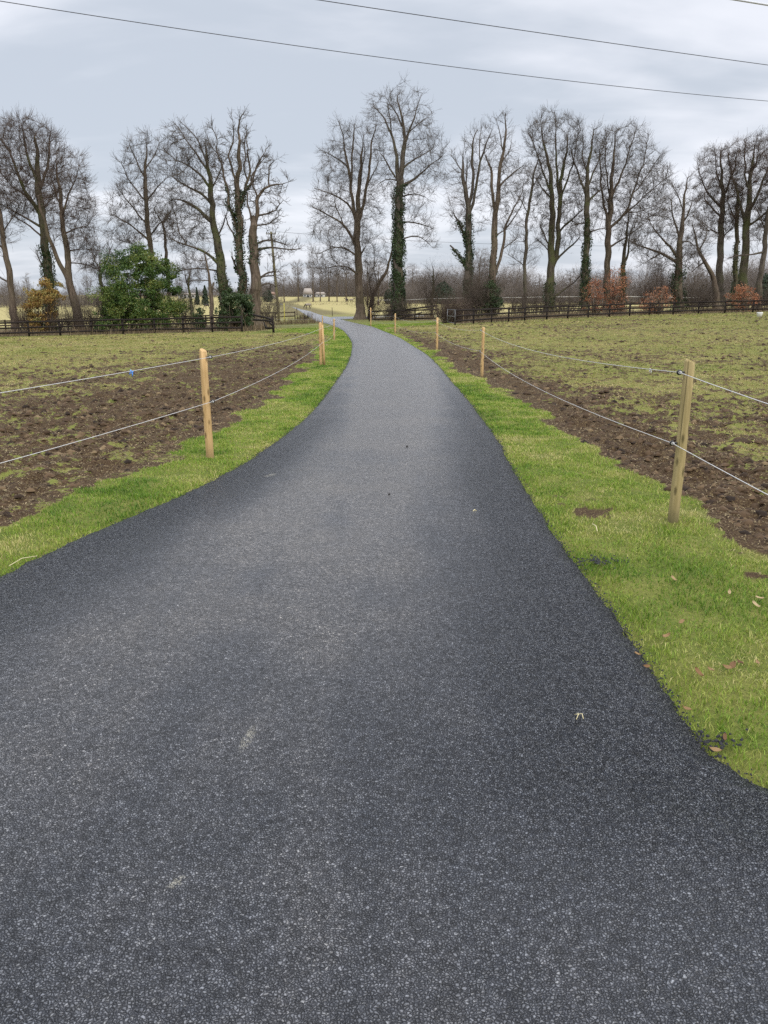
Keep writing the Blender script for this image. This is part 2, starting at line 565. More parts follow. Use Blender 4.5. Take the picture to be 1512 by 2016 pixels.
def zones(x, y):
    """verge, straw, litter, mud at ground points"""
    j = (fbm(x * 1.4, y * 1.4, 31, 4) - .5)
    yf = np.interp(x, YF[:, 0], YF[:, 1])
    l, r = f_edge(MUD_L, y), f_edge(MUD_R, y)
    jit = j * np.clip(.25 + y * .03, .3, 1.2) * 1.5
    inl = l - x + jit                      # >0: in the left field
    inr = x - r + jit
    infield = (np.maximum(inl, inr) > 0) & (y < yf)
    lawn_l = (x > -9) & (x < -3) & (y > 51.5)
    infield &= ~lawn_l
    field = infield.astype(float)
    beyond = sst(0, 1.5, y - yf - 1.0 + j * 2)
    lane = sst(8, 3, road_sd(x, y))
    straw = beyond * sst(14, 24, y - yf + j * 6 - 10 * (x < -4))
    straw = np.maximum(straw * (1 - .75 * lane), 0)
    litter = beyond * (1 - straw) * (1 - .8 * lane * (y < 140))
    verge = (1 - field) * (1 - beyond) + beyond * lane * (1 - straw) * .8
    # mud
    big = fbm(x * .16, y * .16, 5, 3)
    clump = fbm(x * 1.9, y * 1.9, 77, 4)
    clod = fbm(x * 5.5, y * 5.5, 78, 3)
    m_l = .53 - .28 * sst(12, 46, y) + .30 * sst(4.6 + big * 3, .3, inl) * sst(60, 30, y)
    m_r = .50 - .12 * sst(8, 40, y) + .62 * sst(1.35 + .03 * y, .1, inr) * sst(70, 20, y)
    mud = np.where(inl > inr, m_l, m_r) + (big - .5) * .34 + (clump - .5) * .55 + (clod - .5) * .75 * sst(40, 12, y)
    mud = mud * field
    # worn earth on the right verge
    for (px, py, rr) in SCARS:
        sx, sy = px, py
        d = np.hypot(x - sx, (y - sy)) / rr
        mud = np.maximum(mud, (1 - field) * sst(1.25, .2, d + j * 3 + (fbm(x * 11, y * 11, 4, 3) - .5) * 2.2) * .85)
    worn = (1 - field) * sst(.62, .82, mud)
    return verge * (1 - worn), straw, litter, mud


SCARS = [(*hit(1140, 985), .20), (*hit(1160, 1012), .16), (*hit(1480, 1130), .16), (*hit(1330, 1085), .05), (*hit(1440, 1085), .10)]

def disp(x, y, zn=None):
    """the lie of the turf and churned earth above the smooth terrain"""
    vg, st, lt, mud = zones(x, y) if zn is None else zn
    sd = road_sd(x, y)
    field = np.clip(1 - vg - st - lt, 0, 1) * (sd > .05)
    fade = sst(70, 25, y)
    rough = fbm(x * 1.9, y * 1.9, 77, 4) - .5
    hoof = fbm(x * 5.2, y * 5.2, 41, 3) - .5
    fine = fbm(x * 13, y * 13, 12, 3) - .5
    fo = sst(0, .5, np.maximum(f_edge(MUD_L, y) - x, x - f_edge(MUD_R, y)))
    d = field * fo * (-.088 * rough * np.clip(.5 + mud, 0, 1.2) + .13 * hoof * (.4 + mud) + .05 * fine * (.3 + mud)) * (.6 + .4 * fade)
    return d + (1 - field) * (.05 * rough + .02 * hoof) * sst(0, .4, sd) * (.3 + .7 * fade)


# ------------------------------------------------------------------ ground sheet
ys = np.concatenate([[-90, -40, -18, -8, -4, -2, -.5, .4], np.exp(np.arange(0, math.log(3), .05)), 3 * np.exp(np.arange(0, math.log(100 / 3), .009)),
                     100 * np.exp(np.arange(0, math.log(9.2), .035))])
so = .64 * np.exp(np.arange(1, 18) * .11)
ss = np.concatenate([-so[::-1], np.linspace(-.64, .64, 366), so])
YY, SS = np.meshgrid(ys, ss, indexing='ij')
XX = SS * np.maximum(YY + 2.5, 4)
gx, gy = XX.ravel(), YY.ravel()
vg, st, lt, mud = zones(gx, gy)
sd = road_sd(gx, gy)
gz = terr(gx, gy) + disp(gx, gy, (vg, st, lt, mud))
gz = np.where(sd < 0, gz - .04, gz - .035 * sst(.25, 0, sd))
nr, nc = YY.shape
idx = np.arange(nr * nc).reshape(nr, nc)
quads = np.stack([idx[:-1, :-1], idx[:-1, 1:], idx[1:, 1:], idx[1:, :-1]], -1).reshape(-1, 4)
zc = np.stack([vg, st, lt, np.ones_like(vg)], 1)
g = mesh_np('ground', np.stack([gx, gy, gz], 1), [quads], M['ground'], smooth=True, attrs={'zone': ('FLOAT_COLOR', zc), 'mud': ('FLOAT', mud)})
tag(g, kind='structure')


def gheight(x, y):
    return terr(x, y)


# ------------------------------------------------------------------ asphalt
ry = np.concatenate([np.arange(-6, 1.2, .3), 1.2 * np.exp(np.arange(0, math.log(340 / 1.2), .006))])
rl, rr = f_edge(ROAD_L, ry), f_edge(ROAD_R, ry)


def soften(a, k=8):
    b = a.copy()
    m = ry > 1.7
    for _ in range(3):
        c = np.convolve(np.pad(b, k, mode='edge'), np.ones(2 * k + 1) / (2 * k + 1), 'valid')
        b = np.where(m & (ry < 300), c, b)
    return b


rl, rr = soften(rl), soften(rr)
ragl = (fbm(ry * 3.1, ry * 0 + 3, 8, 4) - .5) * .035 + (vnoise(ry * 16, ry * 0, 9) - .5) * .022 + (vnoise(ry * 45, ry * 0, 19) - .5) * .014
ragr = (fbm(ry * 3.1, ry * 0 + 30, 18, 4) - .5) * .035 + (vnoise(ry * 16, ry * 0 + 5, 9) - .5) * .022 + (vnoise(ry * 45, ry * 0 + 5, 19) - .5) * .014
rl, rr = rl + ragl, rr + ragr
NC = 40
u = np.linspace(0, 1, NC + 1)
u = np.concatenate([[-1], u, [2]])
rx = np.empty((len(ry), len(u)))
rz = np.empty_like(rx)
ed = np.empty_like(rx)
du = np.empty_like(rx)
we = np.empty_like(rx)
for k, uu in enumerate(u):
    if uu < 0:
        x = rl - .055
    elif uu > 1:
        x = rr + .055
    else:
        x = rl + (rr - rl) * uu
    rx[:, k] = x
    base = terr(x, ry)
    w = rr - rl
    if 0 <= uu <= 1:
        e = np.minimum(uu, 1 - uu) * w
        rz[:, k] = base + .030 + .03 * sst(0, .9, e) - .012 * sst(.10, 0, e) + .012 * (fbm(x * .9, ry * .9, 3, 3) - .5)
        ed[:, k] = sst(.14, .0, e)
        we[:, k] = sst(.04, .40, np.minimum(uu, 1 - uu)) * (.5 + .5 * sst(1.8, 5.0, ry)) + .85 * sst(6, 20, ry)  # crown wear, plus the far road's sky sheen painted in as paler colour
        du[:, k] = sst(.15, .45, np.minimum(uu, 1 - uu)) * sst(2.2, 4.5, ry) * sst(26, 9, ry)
    else:
        rz[:, k] = base - .05
        ed[:, k] = 1
        du[:, k] = 0
        we[:, k] = 0
idx = np.arange(rx.size).reshape(rx.shape)
q = np.stack([idx[:-1, :-1], idx[:-1, 1:], idx[1:, 1:], idx[1:, :-1]], -1).reshape(-1, 4)
Y2 = np.repeat(ry[:, None], len(u), 1)
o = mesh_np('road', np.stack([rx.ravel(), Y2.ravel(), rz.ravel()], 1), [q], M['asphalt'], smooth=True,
            attrs={'edge': ('FLOAT', ed.ravel()), 'dust': ('FLOAT', du.ravel()), 'wear_sheen': ('FLOAT', we.ravel())})
tag(o, kind='structure')
# the branch that leaves the lane behind the big tree by the path
n = 30
tt = np.linspace(0, 1, n)
bx = -7.4 + 14 * tt
bot = np.array([-7.4, 98.0]) + np.outer(tt, [14, 1.5])
V = []
for i in range(n):
    lo = 93.6 + 6.0 * sst(0, .6, tt[i])
    hi = 116 - 8.0 * sst(0, .5, tt[i])
    for s in (0, .25, .5, .75, 1):
        y = lo + (hi - lo) * s
        V.append((bx[i], y, tz(bx[i], y) + .03))
idx = np.arange(n * 5).reshape(n, 5)
q = np.stack([idx[:-1, :-1], idx[1:, :-1], idx[1:, 1:], idx[:-1, 1:]], -1).reshape(-1, 4)
V = np.array(V)
o = mesh_np('lane', V, [q], M['asphalt'], smooth=True, attrs={'edge': ('FLOAT', np.zeros(n * 5)), 'dust': ('FLOAT', np.zeros(n * 5)), 'wear_sheen': ('FLOAT', np.full(n * 5, .7))})
tag(o, kind='structure')


# ------------------------------------------------------------------ grass blades
def blades(name, mat, x, y, h, w, tint, lean=.6, zoff=0.0, kind='stuff'):
    n = len(x)
    a = RNG.uniform(0, 2 * np.pi, n)
    b = RNG.uniform(0, 2 * np.pi, n)
    ln = h * RNG.uniform(.15, 1, n) * lean
    z0 = terr(x, y) + disp(x, y) + zoff
    base = np.stack([x, y, z0 - .01], 1)
    side = np.stack([np.cos(a), np.sin(a), np.zeros(n)], 1) * (w / 2)[:, None]
    dr = np.stack([np.cos(b), np.sin(b), np.zeros(n)], 1)
    mid = base + dr * (ln * .35)[:, None] + np.array([0, 0, 1]) * (h * .6)[:, None]
    tip = base + dr * ln[:, None] + np.array([0, 0, 1]) * (h * np.clip(1.05 - .35 * (ln / h) ** 2, .3, 1))[:, None]
    V = np.stack([base - side, base + side, mid + side * .8, mid - side * .8, tip], 1).reshape(-1, 3)
    i = np.arange(n)[:, None] * 5
    Q = i + np.array([[0, 1, 2, 3]])
    T = i + np.array([[3, 2, 4]])
    o = mesh_np(name, V, [Q, T], mat, attrs={'tint': ('FLOAT', np.repeat(tint, 5))})
    return tag(o, kind=kind)


def scatter(y0, y1, dens, xlo, xhi):
    """random ground points with density dens(y) between xlo(y) and xhi(y)"""
    out = []
    y = y0
    while y < y1:
        dy = max(.25, y * .06)
        yy = y + dy / 2
        a, b = float(xlo(yy)), float(xhi(yy))
        if b > a:
            n = RNG.poisson(dens(yy) * (b - a) * dy)
            if n:
                out.append(np.stack([RNG.uniform(a, b, n), RNG.uniform(y, y + dy, n)], 1))
        y += dy
    return np.concatenate(out)


fr = lambda y: .60 * (y + .6) + .9
vd = lambda y: 7500 / (1 + (y / 7) ** 1.75) + 14
pl = scatter(3.0, 62, vd, lambda y: max(f_edge(MUD_L, y) - .5, -fr(y)), lambda y: f_edge(ROAD_L, y) + .02)
pr = scatter(1.6, 64, vd, lambda y: f_edge(ROAD_R, y) - .02, lambda y: min(f_edge(MUD_R, y) + .5, fr(y)))
p = np.concatenate([pl, pr])
vgp, _, _, mp = zones(p[:, 0], p[:, 1])
sdp = road_sd(p[:, 0], p[:, 1])
keep = (RNG.uniform(0, 1, len(p)) < np.clip(vgp * 1.1 - .04, .0, 1)) & (sdp > -.012)
p, sdp = p[keep], sdp[keep]
x, y = p[:, 0], p[:, 1]
big = fbm(x * .9, y * .9, 51, 3)
cl = fbm(x * 4.5, y * 4.5, 52, 3)
h = (.014 + .018 * np.clip(cl * 2 - .5, 0, 1.2) + .018 * RNG.uniform(0, 1, len(x))) * (1 + .006 * y) * (.55 + .45 * sst(.02, .25, sdp))
w = (.0018 + .0016 * RNG.uniform(0, 1, len(x))) * (1 + (y / 5.5) ** 1.15)
mid = fbm(x * 2.6, y * 2.6, 57, 3)
tint = np.clip(.48 + (big - .5) * .7 + (mid - .5) * .9 + (cl - .5) * -.30 + RNG.normal(0, .20, len(x)) + .12 * sst(.9, 0, np.minimum(f_edge(MUD_R, y) - x, 9)) * (x > 0), 0, 1)
blades('grass', M['verge'], x, y, h, w, tint, 1.0)

fd = lambda y: 3000 / (1 + (y / 6.5) ** 2.0) + 12
pl = scatter(4.0, 62, fd, lambda y: -fr(y), lambda y: f_edge(MUD_L, y) + .3)
pr = scatter(3.4, 76, fd, lambda y: f_edge(MUD_R, y) - .3, lambda y: fr(y))
p = np.concatenate([pl, pr])
vgp, stp, ltp, mp = zones(p[:, 0], p[:, 1])
ff = 1 - vgp - stp - ltp
fine = fbm(p[:, 0] * 9, p[:, 1] * 9, 62, 3)
pk = np.clip(1.25 - 1.5 * np.clip(mp + (fine - .5) * .8, 0, 1), .30 + .30 * (fine > .5), 1) * (ff > .4)
keep = RNG.uniform(0, 1, len(p)) < pk
p, mp = p[keep], mp[keep]
x, y = p[:, 0], p[:, 1]
big = fbm(x * .5, y * .5, 71, 3)
h = (.012 + .034 * RNG.uniform(0, 1, len(x)) ** 1.5) * (1 + .008 * y) * (1 - .55 * np.clip(mp, 0, 1))
w = (.0028 + .002 * RNG.uniform(0, 1, len(x))) * (1 + (y / 5.5) ** 1.1)
tint = np.clip(.44 + (big - .5) * 1.4 + .35 * (mp - .3) + RNG.normal(0, .22, len(x)) + .10 * (x < 0), 0, 1)
md = mp > .5
blades('field_grass', M['tuft'], x[~md], y[~md], h[~md], w[~md], tint[~md], 1.6, .012)
nn = md.sum()
blades('dead_grass', M['dry'], x[md], y[md], RNG.uniform(.006, .016, nn) * (1 + .01 * y[md]), w[md] * 1.15, np.clip(RNG.normal(.62, .28, nn), 0, 1), 4.5, .014)

# clods of turned earth: small lumps pressed into the poached turf
cd = lambda y: 800 / (1 + (y / 5.5) ** 2.1) + 1.6
pl = scatter(4.0, 58, cd, lambda y: -fr(y), lambda y: f_edge(MUD_L, y) - .1)
pr = scatter(3.6, 72, cd, lambda y: f_edge(MUD_R, y) + .05, lambda y: fr(y))
p = np.concatenate([pl, pr])
vgp, stp, ltp, mp = zones(p[:, 0], p[:, 1])
bigc = fbm(p[:, 0] * .23, p[:, 1] * .23, 66, 3)
keep = ((1 - vgp - stp - ltp) > .5) & (RNG.uniform(0, 1, len(p)) < np.clip(mp * 1.7 - .25, .05, 1) * sst(.3, .62, bigc + .15 * mp))
p = p[keep]
x, y = p[:, 0], p[:, 1]
n = len(x)
ico = np.array([(0, 0, 1.0), (.89, 0, .25), (.28, .85, .25), (-.72, .53, .25), (-.72, -.53, .25), (.28, -.85, .25), (1.1, .6, -.6), (-.4, 1.2, -.6), (-1.25, 0, -.6), (-.4, -1.2, -.6), (1.1, -.6, -.6)])
if_ = np.array([(0, 1, 2), (0, 2, 3), (0, 3, 4), (0, 4, 5), (0, 5, 1), (1, 6, 2), (2, 7, 3), (3, 8, 4), (4, 9, 5), (5, 10, 1), (6, 7, 2), (7, 8, 3), (8, 9, 4), (9, 10, 5), (10, 6, 1)])
sz = (.004 + .024 * RNG.uniform(0, 1, n) ** 3) * (1 + .045 * y)
P = ico[None] * RNG.uniform(.6, 1.4, (n, 11, 3)) * sz[:, None, None] * np.array([1.25, 1.25, .7])
P += np.stack([x, y, terr(x, y) + disp(x, y) + .002], 1)[:, None]
o = mesh_np('mud', P.reshape(-1, 3), [(np.arange(n)[:, None, None] * 11 + if_[None]).reshape(-1, 3)], M['clod'], smooth=False, attrs={'tint': ('FLOAT', np.repeat(np.clip(RNG.normal(.42, .25, n), 0, 1), 11))})
tag(o, kind='stuff')

# bigger sods kicked up by hooves
hd = lambda y: 9 / (1 + (y / 9) ** 1.6) + .16
p = np.concatenate([scatter(4.5, 58, hd, lambda y: -fr(y), lambda y: f_edge(MUD_L, y) - .3), scatter(4.2, 74, hd, lambda y: f_edge(MUD_R, y) + .2, lambda y: fr(y))])
vgp, stp, ltp, mp = zones(p[:, 0], p[:, 1])
bigc = fbm(p[:, 0] * .3, p[:, 1] * .3, 67, 3)
p = p[((1 - vgp - stp - ltp) > .5) & (RNG.uniform(0, 1, len(p)) < .25 + np.clip(mp, 0, 1)) & (bigc + .1 * RNG.normal(0, 1, len(p)) > .44)]
x, y = p[:, 0], p[:, 1]
n = len(x)
sz = RNG.uniform(.014, .05, n) * (1 + .022 * y)
P = ico[None] * RNG.uniform(.5, 1.5, (n, 11, 3)) * sz[:, None, None] * np.stack([RNG.uniform(.9, 1.9, n), RNG.uniform(.8, 1.3, n), RNG.uniform(.3, .6, n)], 1)[:, None]
P += np.stack([x, y, terr(x, y) + disp(x, y) - .004], 1)[:, None]
tag(mesh_np('sods', P.reshape(-1, 3), [(np.arange(n)[:, None, None] * 11 + if_[None]).reshape(-1, 3)], M['clod'], attrs={'tint': ('FLOAT', np.repeat(np.clip(RNG.normal(.3, .16, n), 0, 1), 11))}), kind='stuff')

# loose chippings crumbled off the two edges of the asphalt
n = 4200
y = 1.9 * np.exp(RNG.uniform(0, 2.6, n))
y[: n // 2] = 3.9 * np.exp(RNG.uniform(0, 1.9, n // 2))
off = np.abs(RNG.normal(0, .03, n)) + .0
x = np.where(np.arange(n) < n // 2, np.interp(y, ry, rl) - off, np.interp(y, ry, rr) + off)
s_ = RNG.uniform(.0012, .0042, n) * (1 + .04 * y)
P = ico[None] * RNG.uniform(.7, 1.3, (n, 11, 3)) * s_[:, None, None] + np.stack([x, y, terr(x, y) + disp(x, y) + .004], 1)[:, None]
tag(mesh_np('gravel', P.reshape(-1, 3), [(np.arange(n)[:, None, None] * 11 + if_[None]).reshape(-1, 3)], M['tar']), kind='stuff')

# dead stalks, bramble and rough grass along the fences and under the trees
def along(line, n, spread, back):
    line = np.array(line, float)
    L = np.cumsum(np.r_[0, np.hypot(*np.diff(line[:, :2], axis=0).T)])
    s = RNG.uniform(0, L[-1], n)
    x = np.interp(s, L, line[:, 0]) + RNG.normal(0, .3, n)
    y = np.interp(s, L, line[:, 1]) + RNG.uniform(-spread, back, n)
    return x, y


lx, ly = along([(-62, 63), (-29, 60), (-9, 57.5)], 17000, .15, 9)
rx_, ry_ = along([(6.5, 62), (14, 70), (25, 76.4), (35, 76), (72, 77)], 17000, .1, 10)
cx_, cy_ = along([(-1, 81), (5.2, 80)], 1500, .2, 9)
mx_, my_ = along([(-13, 75), (-6, 80)], 1500, 4, 6)
x = np.concatenate([lx, rx_, cx_, mx_])
y = np.concatenate([ly, ry_, cy_, my_])
k = (road_sd(x, y) > .4) & (fbm(x * .35, y * .35, 91, 3) > .34)
x, y = x[k], y[k]
h = RNG.uniform(.12, .55, len(x)) * (1 + 1.5 * (RNG.uniform(0, 1, len(x)) > .9)) * (.5 + fbm(x * .4, y * .4, 92, 2))
blades('undergrowth', M['dry'], x, y, h, RNG.uniform(.012, .04, len(x)), np.clip(RNG.normal(.42, .25, len(x)), 0, 1), .7)
#@@PART3
# ------------------------------------------------------------------ electric fence: posts, insulators and white rope
def electric_post(px_base, px_top, base, hgt, rad, mat, label, road_side, rope_z, detail=True, tilt=(0, 0), group='round timber posts of the electric fence'):
    x, y = base
    z = tz(x, y)
    e = empty('fence_post', (x, y, z - .03), label, 'fence post', group)
    mb = MB()
    hs = np.array([-.25, 0, .3, .6, .9, hgt - .008, hgt])
    pts = np.stack([tilt[0] * hs, tilt[1] * hs, hs + .03], 1)
    pts[:, :2] += RNG.normal(0, .002, (len(hs), 2))
    rad_ = rad * np.array([1.05, 1.04, 1.02, 1.0, .98, .96, .90])
    mb.tube(pts, rad_, 20)
    mb.build('shaft', mat, e, True, origin=(0, 0, 0))
    ropes = []
    for rz in rope_z:
        hz = rz - (z - .03)
        px = tilt[0] * hz
        py = tilt[1] * hz
        sx = road_side
        c = np.array([px + sx * (rad + .034), py - .01, hz])
        if detail:
            m = MB()
            m.tube([(px + sx * rad * .8, py - .006, hz), (px + sx * (rad + .016), py - .01, hz)], [.007, .009], 8)
            a = np.linspace(0, 2 * np.pi, 15)
            m.tube(np.stack([c[0] + .013 * np.cos(a), np.full(15, c[1]), c[2] + .013 * np.sin(a)], 1), .0068, 8, False)
            ins = m.build('insulator', M['black'], e, True, origin=(0, 0, 0))
            k = MB()
            a = np.linspace(0, 5 * np.pi, 40)
            k.tube(np.stack([c[0] + .0085 * np.cos(a), c[1] - .022 + .0012 * np.arange(40), c[2] + .0085 * np.sin(a)], 1), .0032, 6)
            k.build('rope_wrap', M['rope'], e, True, origin=(0, 0, 0))
        ropes.append(np.array([x, y, z - .03]) + c)
    return e, ropes


def rope_run(name, pts, sag, rad, mat, label, cat, group=None, n=14, cut=None):
    P = []
    for i in range(len(pts) - 1):
        a, b = np.asarray(pts[i], float), np.asarray(pts[i + 1], float)
        s = np.linspace(0, 1, n + 1)[(1 if i else 0):]
        q = a + np.outer(s, b - a)
        q[:, 2] -= 4 * s * (1 - s) * sag * np.linalg.norm(b - a) / 10
        P.append(q)
    P = np.concatenate(P)
    m = MB()
    m.tube(P, rad, 6)
    return tag(m.build(name, mat, None, True, origin=P[0]), label, cat, group)


def zpix(px, py, Y):
    return float(at(px, py, Y)[2])


right = [
    # base px, top px, D override, radius, label, rope pixel rows
    ((1325, 1030), (1352, 710), None, .037, 'nearest timber post of the fence on the right verge, weathered greenish with dark knots', (733, 872), 'post_old', (.0, .0)),
    ((948.5, 741.5), (948, 644.5), None, .036, 'second post along the right verge fence, pale timber, next after the large weathered one', (650, 691), 'post', (.0, .0)),
    ((860, 689), (860, 626), None, .043, 'third post along the right verge fence, at the corner of the green strip', (631.3, 654.6), 'post', (0, 0)),
    ((778, 655.5), (778, 617.5), None, .045, 'slim pale post of the right verge in front of the ivy-covered tallest tree', (622, 636.4), 'post', (0, 0)),
    ((730, 641.6), (730, 606), None, .045, 'farthest pale post of the right verge, just right of the five-leader tree', (611, 626), 'post', (0, 0)),
]
rt, rb = [], []
for bp, tp, D, rad, lab, rp, mt, tl in right:
    b = hit(*bp)
    hgt = zpix(*tp, b[1]) - tz(*b)
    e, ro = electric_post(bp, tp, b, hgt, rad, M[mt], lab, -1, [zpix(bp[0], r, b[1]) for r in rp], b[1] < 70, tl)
    rt.append(ro[0])
    rb.append(ro[1])
left = [
    ((413, 902), (397, 690), None, .040, 'nearest timber post of the fence on the left verge, clean yellow timber', (703, 790), 'post', (0, 0)),
    ((632, 719), (627, 636), None, .045, 'second post along the left verge fence, doubled by a leaning stake', (645, 673), 'post', (0, 0)),
    ((658, 669), (653, 628), None, .045, 'pale post of the left verge fence standing inside the bend of the path', (631, 650), 'post', (0, 0)),
    ((635, 648), (634, 622), None, .042, 'farthest corner post of the left verge fence, at the edge of the green lawn strip', (628, 637), 'post', (0, 0)),
]
lt_, lb_ = [], []
for i, (bp, tp, D, rad, lab, rp, mt, tl) in enumerate(left):
    b = hit(*bp)
    hgt = zpix(*tp, b[1]) - tz(*b)
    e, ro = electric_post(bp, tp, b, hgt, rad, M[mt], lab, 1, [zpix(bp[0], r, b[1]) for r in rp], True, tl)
    lt_.append(ro[0])
    lb_.append(ro[1])
    if i == 1:
        m = MB()
        m.tube([(.10, -.05, -.1), (.085, -.04, .5), (.06, -.02, hgt - .02)], [.034, .033, .031], 12)
        m.build('stake', M['post'], e, True, origin=(0, 0, 0))
A0t, A0b = np.array([1.98, -3.0, 1.10]), np.array([1.98, -3.0, .60])
L0t, L0b = np.array([-3.15, -1.5, 1.12]), np.array([-3.15, -1.5, .62])
# aim the off-frame spans at where the rope leaves the photograph
q = at(1512, 778, 4.05)
A0t = rt[0] + (q - rt[0]) * (8.2 / np.linalg.norm(q - rt[0]))
q = at(1512, 958, 4.07)
A0b = rb[0] + (q - rb[0]) * (8.2 / np.linalg.norm(q - rb[0]))
q = at(0, 763, 4.9)
L0t = lt_[0] + (q - lt_[0]) * (9.5 / np.linalg.norm(q - lt_[0]))
q = at(0, 895, 5.05)
L0b = lb_[0] + (q - lb_[0]) * (9.5 / np.linalg.norm(q - lb_[0]))
rope_run('fence_rope', [A0t] + rt, .10, .0025, M['rope'], 'upper white rope strung along the posts of the right verge', 'rope', 'white electric fence ropes')
rope_run('fence_rope', [A0b] + rb, .10, .0025, M['rope'], 'lower white rope strung along the posts of the right verge', 'rope', 'white electric fence ropes')
endp = at(540, 642, 53.5)
rope_run('fence_rope', [L0t] + lt_ + [at(543, 629, 54)], .04, .0025, M['rope'], 'upper white rope of the left verge posts, with a blue ribbon tied on', 'rope', 'white electric fence ropes')
rope_run('fence_rope', [L0b] + lb_ + [endp], .07, .0025, M['rope'], 'lower white rope strung along the posts of the left verge', 'rope', 'white electric fence ropes')


# ribbon and tag tied on the ropes
def near_rope(px, pts, t):
    a, b = pts
    return a + (b - a) * t


def tied(name, c, mat, label, s=1.0):
    m = MB()
    a = np.linspace(0, 2 * np.pi, 9)
    m.tube(np.stack([c[0] + np.linspace(-.016, .016, 9) * s, c[1] + .009 * np.cos(a) * s, c[2] + .009 * np.sin(a) * s], 1), .006 * s, 6)
    m.tube([c, c + np.array([.01, -.006, -.028]) * s, c + np.array([.006, -.008, -.052]) * s], [.006 * s, .007 * s, .003 * s], 6)
    m.tube([c, c + np.array([-.014, -.004, -.02]) * s, c + np.array([-.02, -.006, -.034]) * s], [.005 * s, .006 * s, .003 * s], 6)
    tag(m.build(name, mat, None, True, origin=c), label, name.split('_')[-1])


def on_rope(px, a, b, sag):
    best = None
    for s in np.linspace(0, 1, 400):
        q = a + (b - a) * s
        q = q - np.array([0, 0, 4 * s * (1 - s) * sag * np.linalg.norm(b - a) / 10])
        if q[1] < 1:
            continue
        zc = q[1] * cp + (CH - q[2]) * sp
        x = 756 + FPX * q[0] / zc
        if best is None or abs(x - px) < best[0]:
            best = (abs(x - px), q)
    return best[1]


tied('blue_ribbon', on_rope(258, L0t, lt_[0], .04), M['blue'], 'small blue ribbon tied on the upper rope of the left fence', .85)
tied('white_tag', on_rope(1281, rt[0], rt[1], .10), M['rope'], 'small white tag hanging on the upper rope, left of the weathered post', .6)


# ------------------------------------------------------------------ post-and-rail fences
def rail_fence(label, line, spacing, hgt, rails, mat, group, name='rail_fence', pw=.12, rh=.13, rw=.04, lift=0.0, back=False):
    line = np.array(line, float)
    L = np.r_[0, np.cumsum(np.hypot(*np.diff(line, axis=0).T))]
    n = max(1, int(round(L[-1] / spacing)))
    s = np.linspace(0, L[-1], n + 1)
    x = np.interp(s, L, line[:, 0])
    y = np.interp(s, L, line[:, 1])
    e = empty(name, (x[0], y[0], tz(x[0], y[0])), label, 'fence', group)
    tops = []
    for i in range(n + 1):
        z = tz(x[i], y[i])
        k = min(i, n - 1)
        d = np.array([x[k + 1] - x[k], y[k + 1] - y[k], 0])
        d /= np.linalg.norm(d)
        m = MB()
        j = RNG.normal(0, .012, 2)
        h = hgt * RNG.uniform(.99, 1.05)
        m.beam((x[i], y[i], z - .3), (x[i] + j[0], y[i] + j[1], z + h), pw, pw)
        m.build('post', mat, e)
    for i in range(n):
        d = np.array([x[i + 1] - x[i], y[i + 1] - y[i]])
        d /= np.linalg.norm(d)
        nrm = np.array([d[1], -d[0]]) * (pw / 2 + rw / 2 + .004) * (-1 if back else 1)
        for r in rails:
            za, zb = tz(x[i], y[i]) + r + RNG.normal(0, .014), tz(x[i + 1], y[i + 1]) + r + RNG.normal(0, .014)
            m = MB()
            m.beam((x[i] + nrm[0] + d[0] * .004, y[i] + nrm[1], za), (x[i + 1] + nrm[0] - d[0] * .004, y[i + 1] + nrm[1], zb), rw, rh)
            m.build('rail', mat, e)
    return e


BF = 'dark post-and-rail fences along the trees'
fl = rail_fence('dark three-rail fence across the far end of the left field', [(-46, 61.5), (-29, 59.6), (-17, 59.2), (-10.3, 57.2)], 2.45, 1.12, (1.04, .66, .28), M['black_timber'], BF)
# its broken end: sagging boards against a leaning end post
m = MB()
pe = hit(539, 655)
z0 = tz(*pe)
m.beam((pe[0], pe[1], z0 - .2), (pe[0] - .05, pe[1], z0 + 1.0), .14, .14)
m.build('end_post', M['black_timber'], fl)
for a, b, c in (((498, 629.5), (524, 631), (537, 633)), ((498, 620), (524, 625.5), (537, 630)), ((522, 645), (531, 646.5), (538, 645)), ((519, 629), (521, 640), (526, 646)), ((530, 634), (534, 639), (538, 640))):
    m = MB()
    pts = [at(a[0], a[1], 57.2), at(b[0], b[1], 55.5), at(c[0], c[1], pe[1] - .1)]
    m.beam(pts[0], pts[1], .05, .14)
    m.beam(pts[1] + np.array([.003, .003, .003]), pts[2], .047, .136)
    m.build('broken_rail', M['black_timber'], fl)
rail_fence('dark three-rail fence curving along the far side of the right field', [(5.35, 59.6), (7.37, 61.95), (11.88, 67.0), (18.1, 70.8), (25.4, 74.6), (31, 75.1), (36, 74.3), (47, 73.5)], 2.5, 1.14, (1.06, .68, .30), M['black_timber'], BF)
rail_fence('old brown two-rail fence behind the tree trunks on the left', [(-52, 79), (-30, 78), (-14.5, 77)], 3.0, 1.1, (1.02, .58), M['brown_timber'], BF)
rail_fence('old brown two-rail fence behind the tree trunks on the right', [(15, 93), (32, 96), (62, 95)], 3.0, 1.1, (1.0, .55), M['brown_timber'], BF)
rail_fence('short brown two-rail fence beside the lane near the utility pole', [(-15.2, 94), (-10.9, 97)], 2.3, 1.08, (.98, .52), M['brown_timber'], BF)
fc = rail_fence('dark broken fence with one rail tilted upward at the foot of the ivy tree', [(-1.5, 80.2), (3.1, 79.0), (5.3, 78.2)], 2.2, 1.08, (.98, .58, .2), M['black_timber'], BF)
m = MB()
m.beam(at(797, 610, 77.6), at(862, 601.5, 77.4), .05, .15)
m.build('broken_rail', M['black_timber'], fc)
m = MB()
m.beam(at(782, 628, 77.6), at(832, 615, 77.5), .05, .13)
m.build('broken_rail', M['black_timber'], fc)

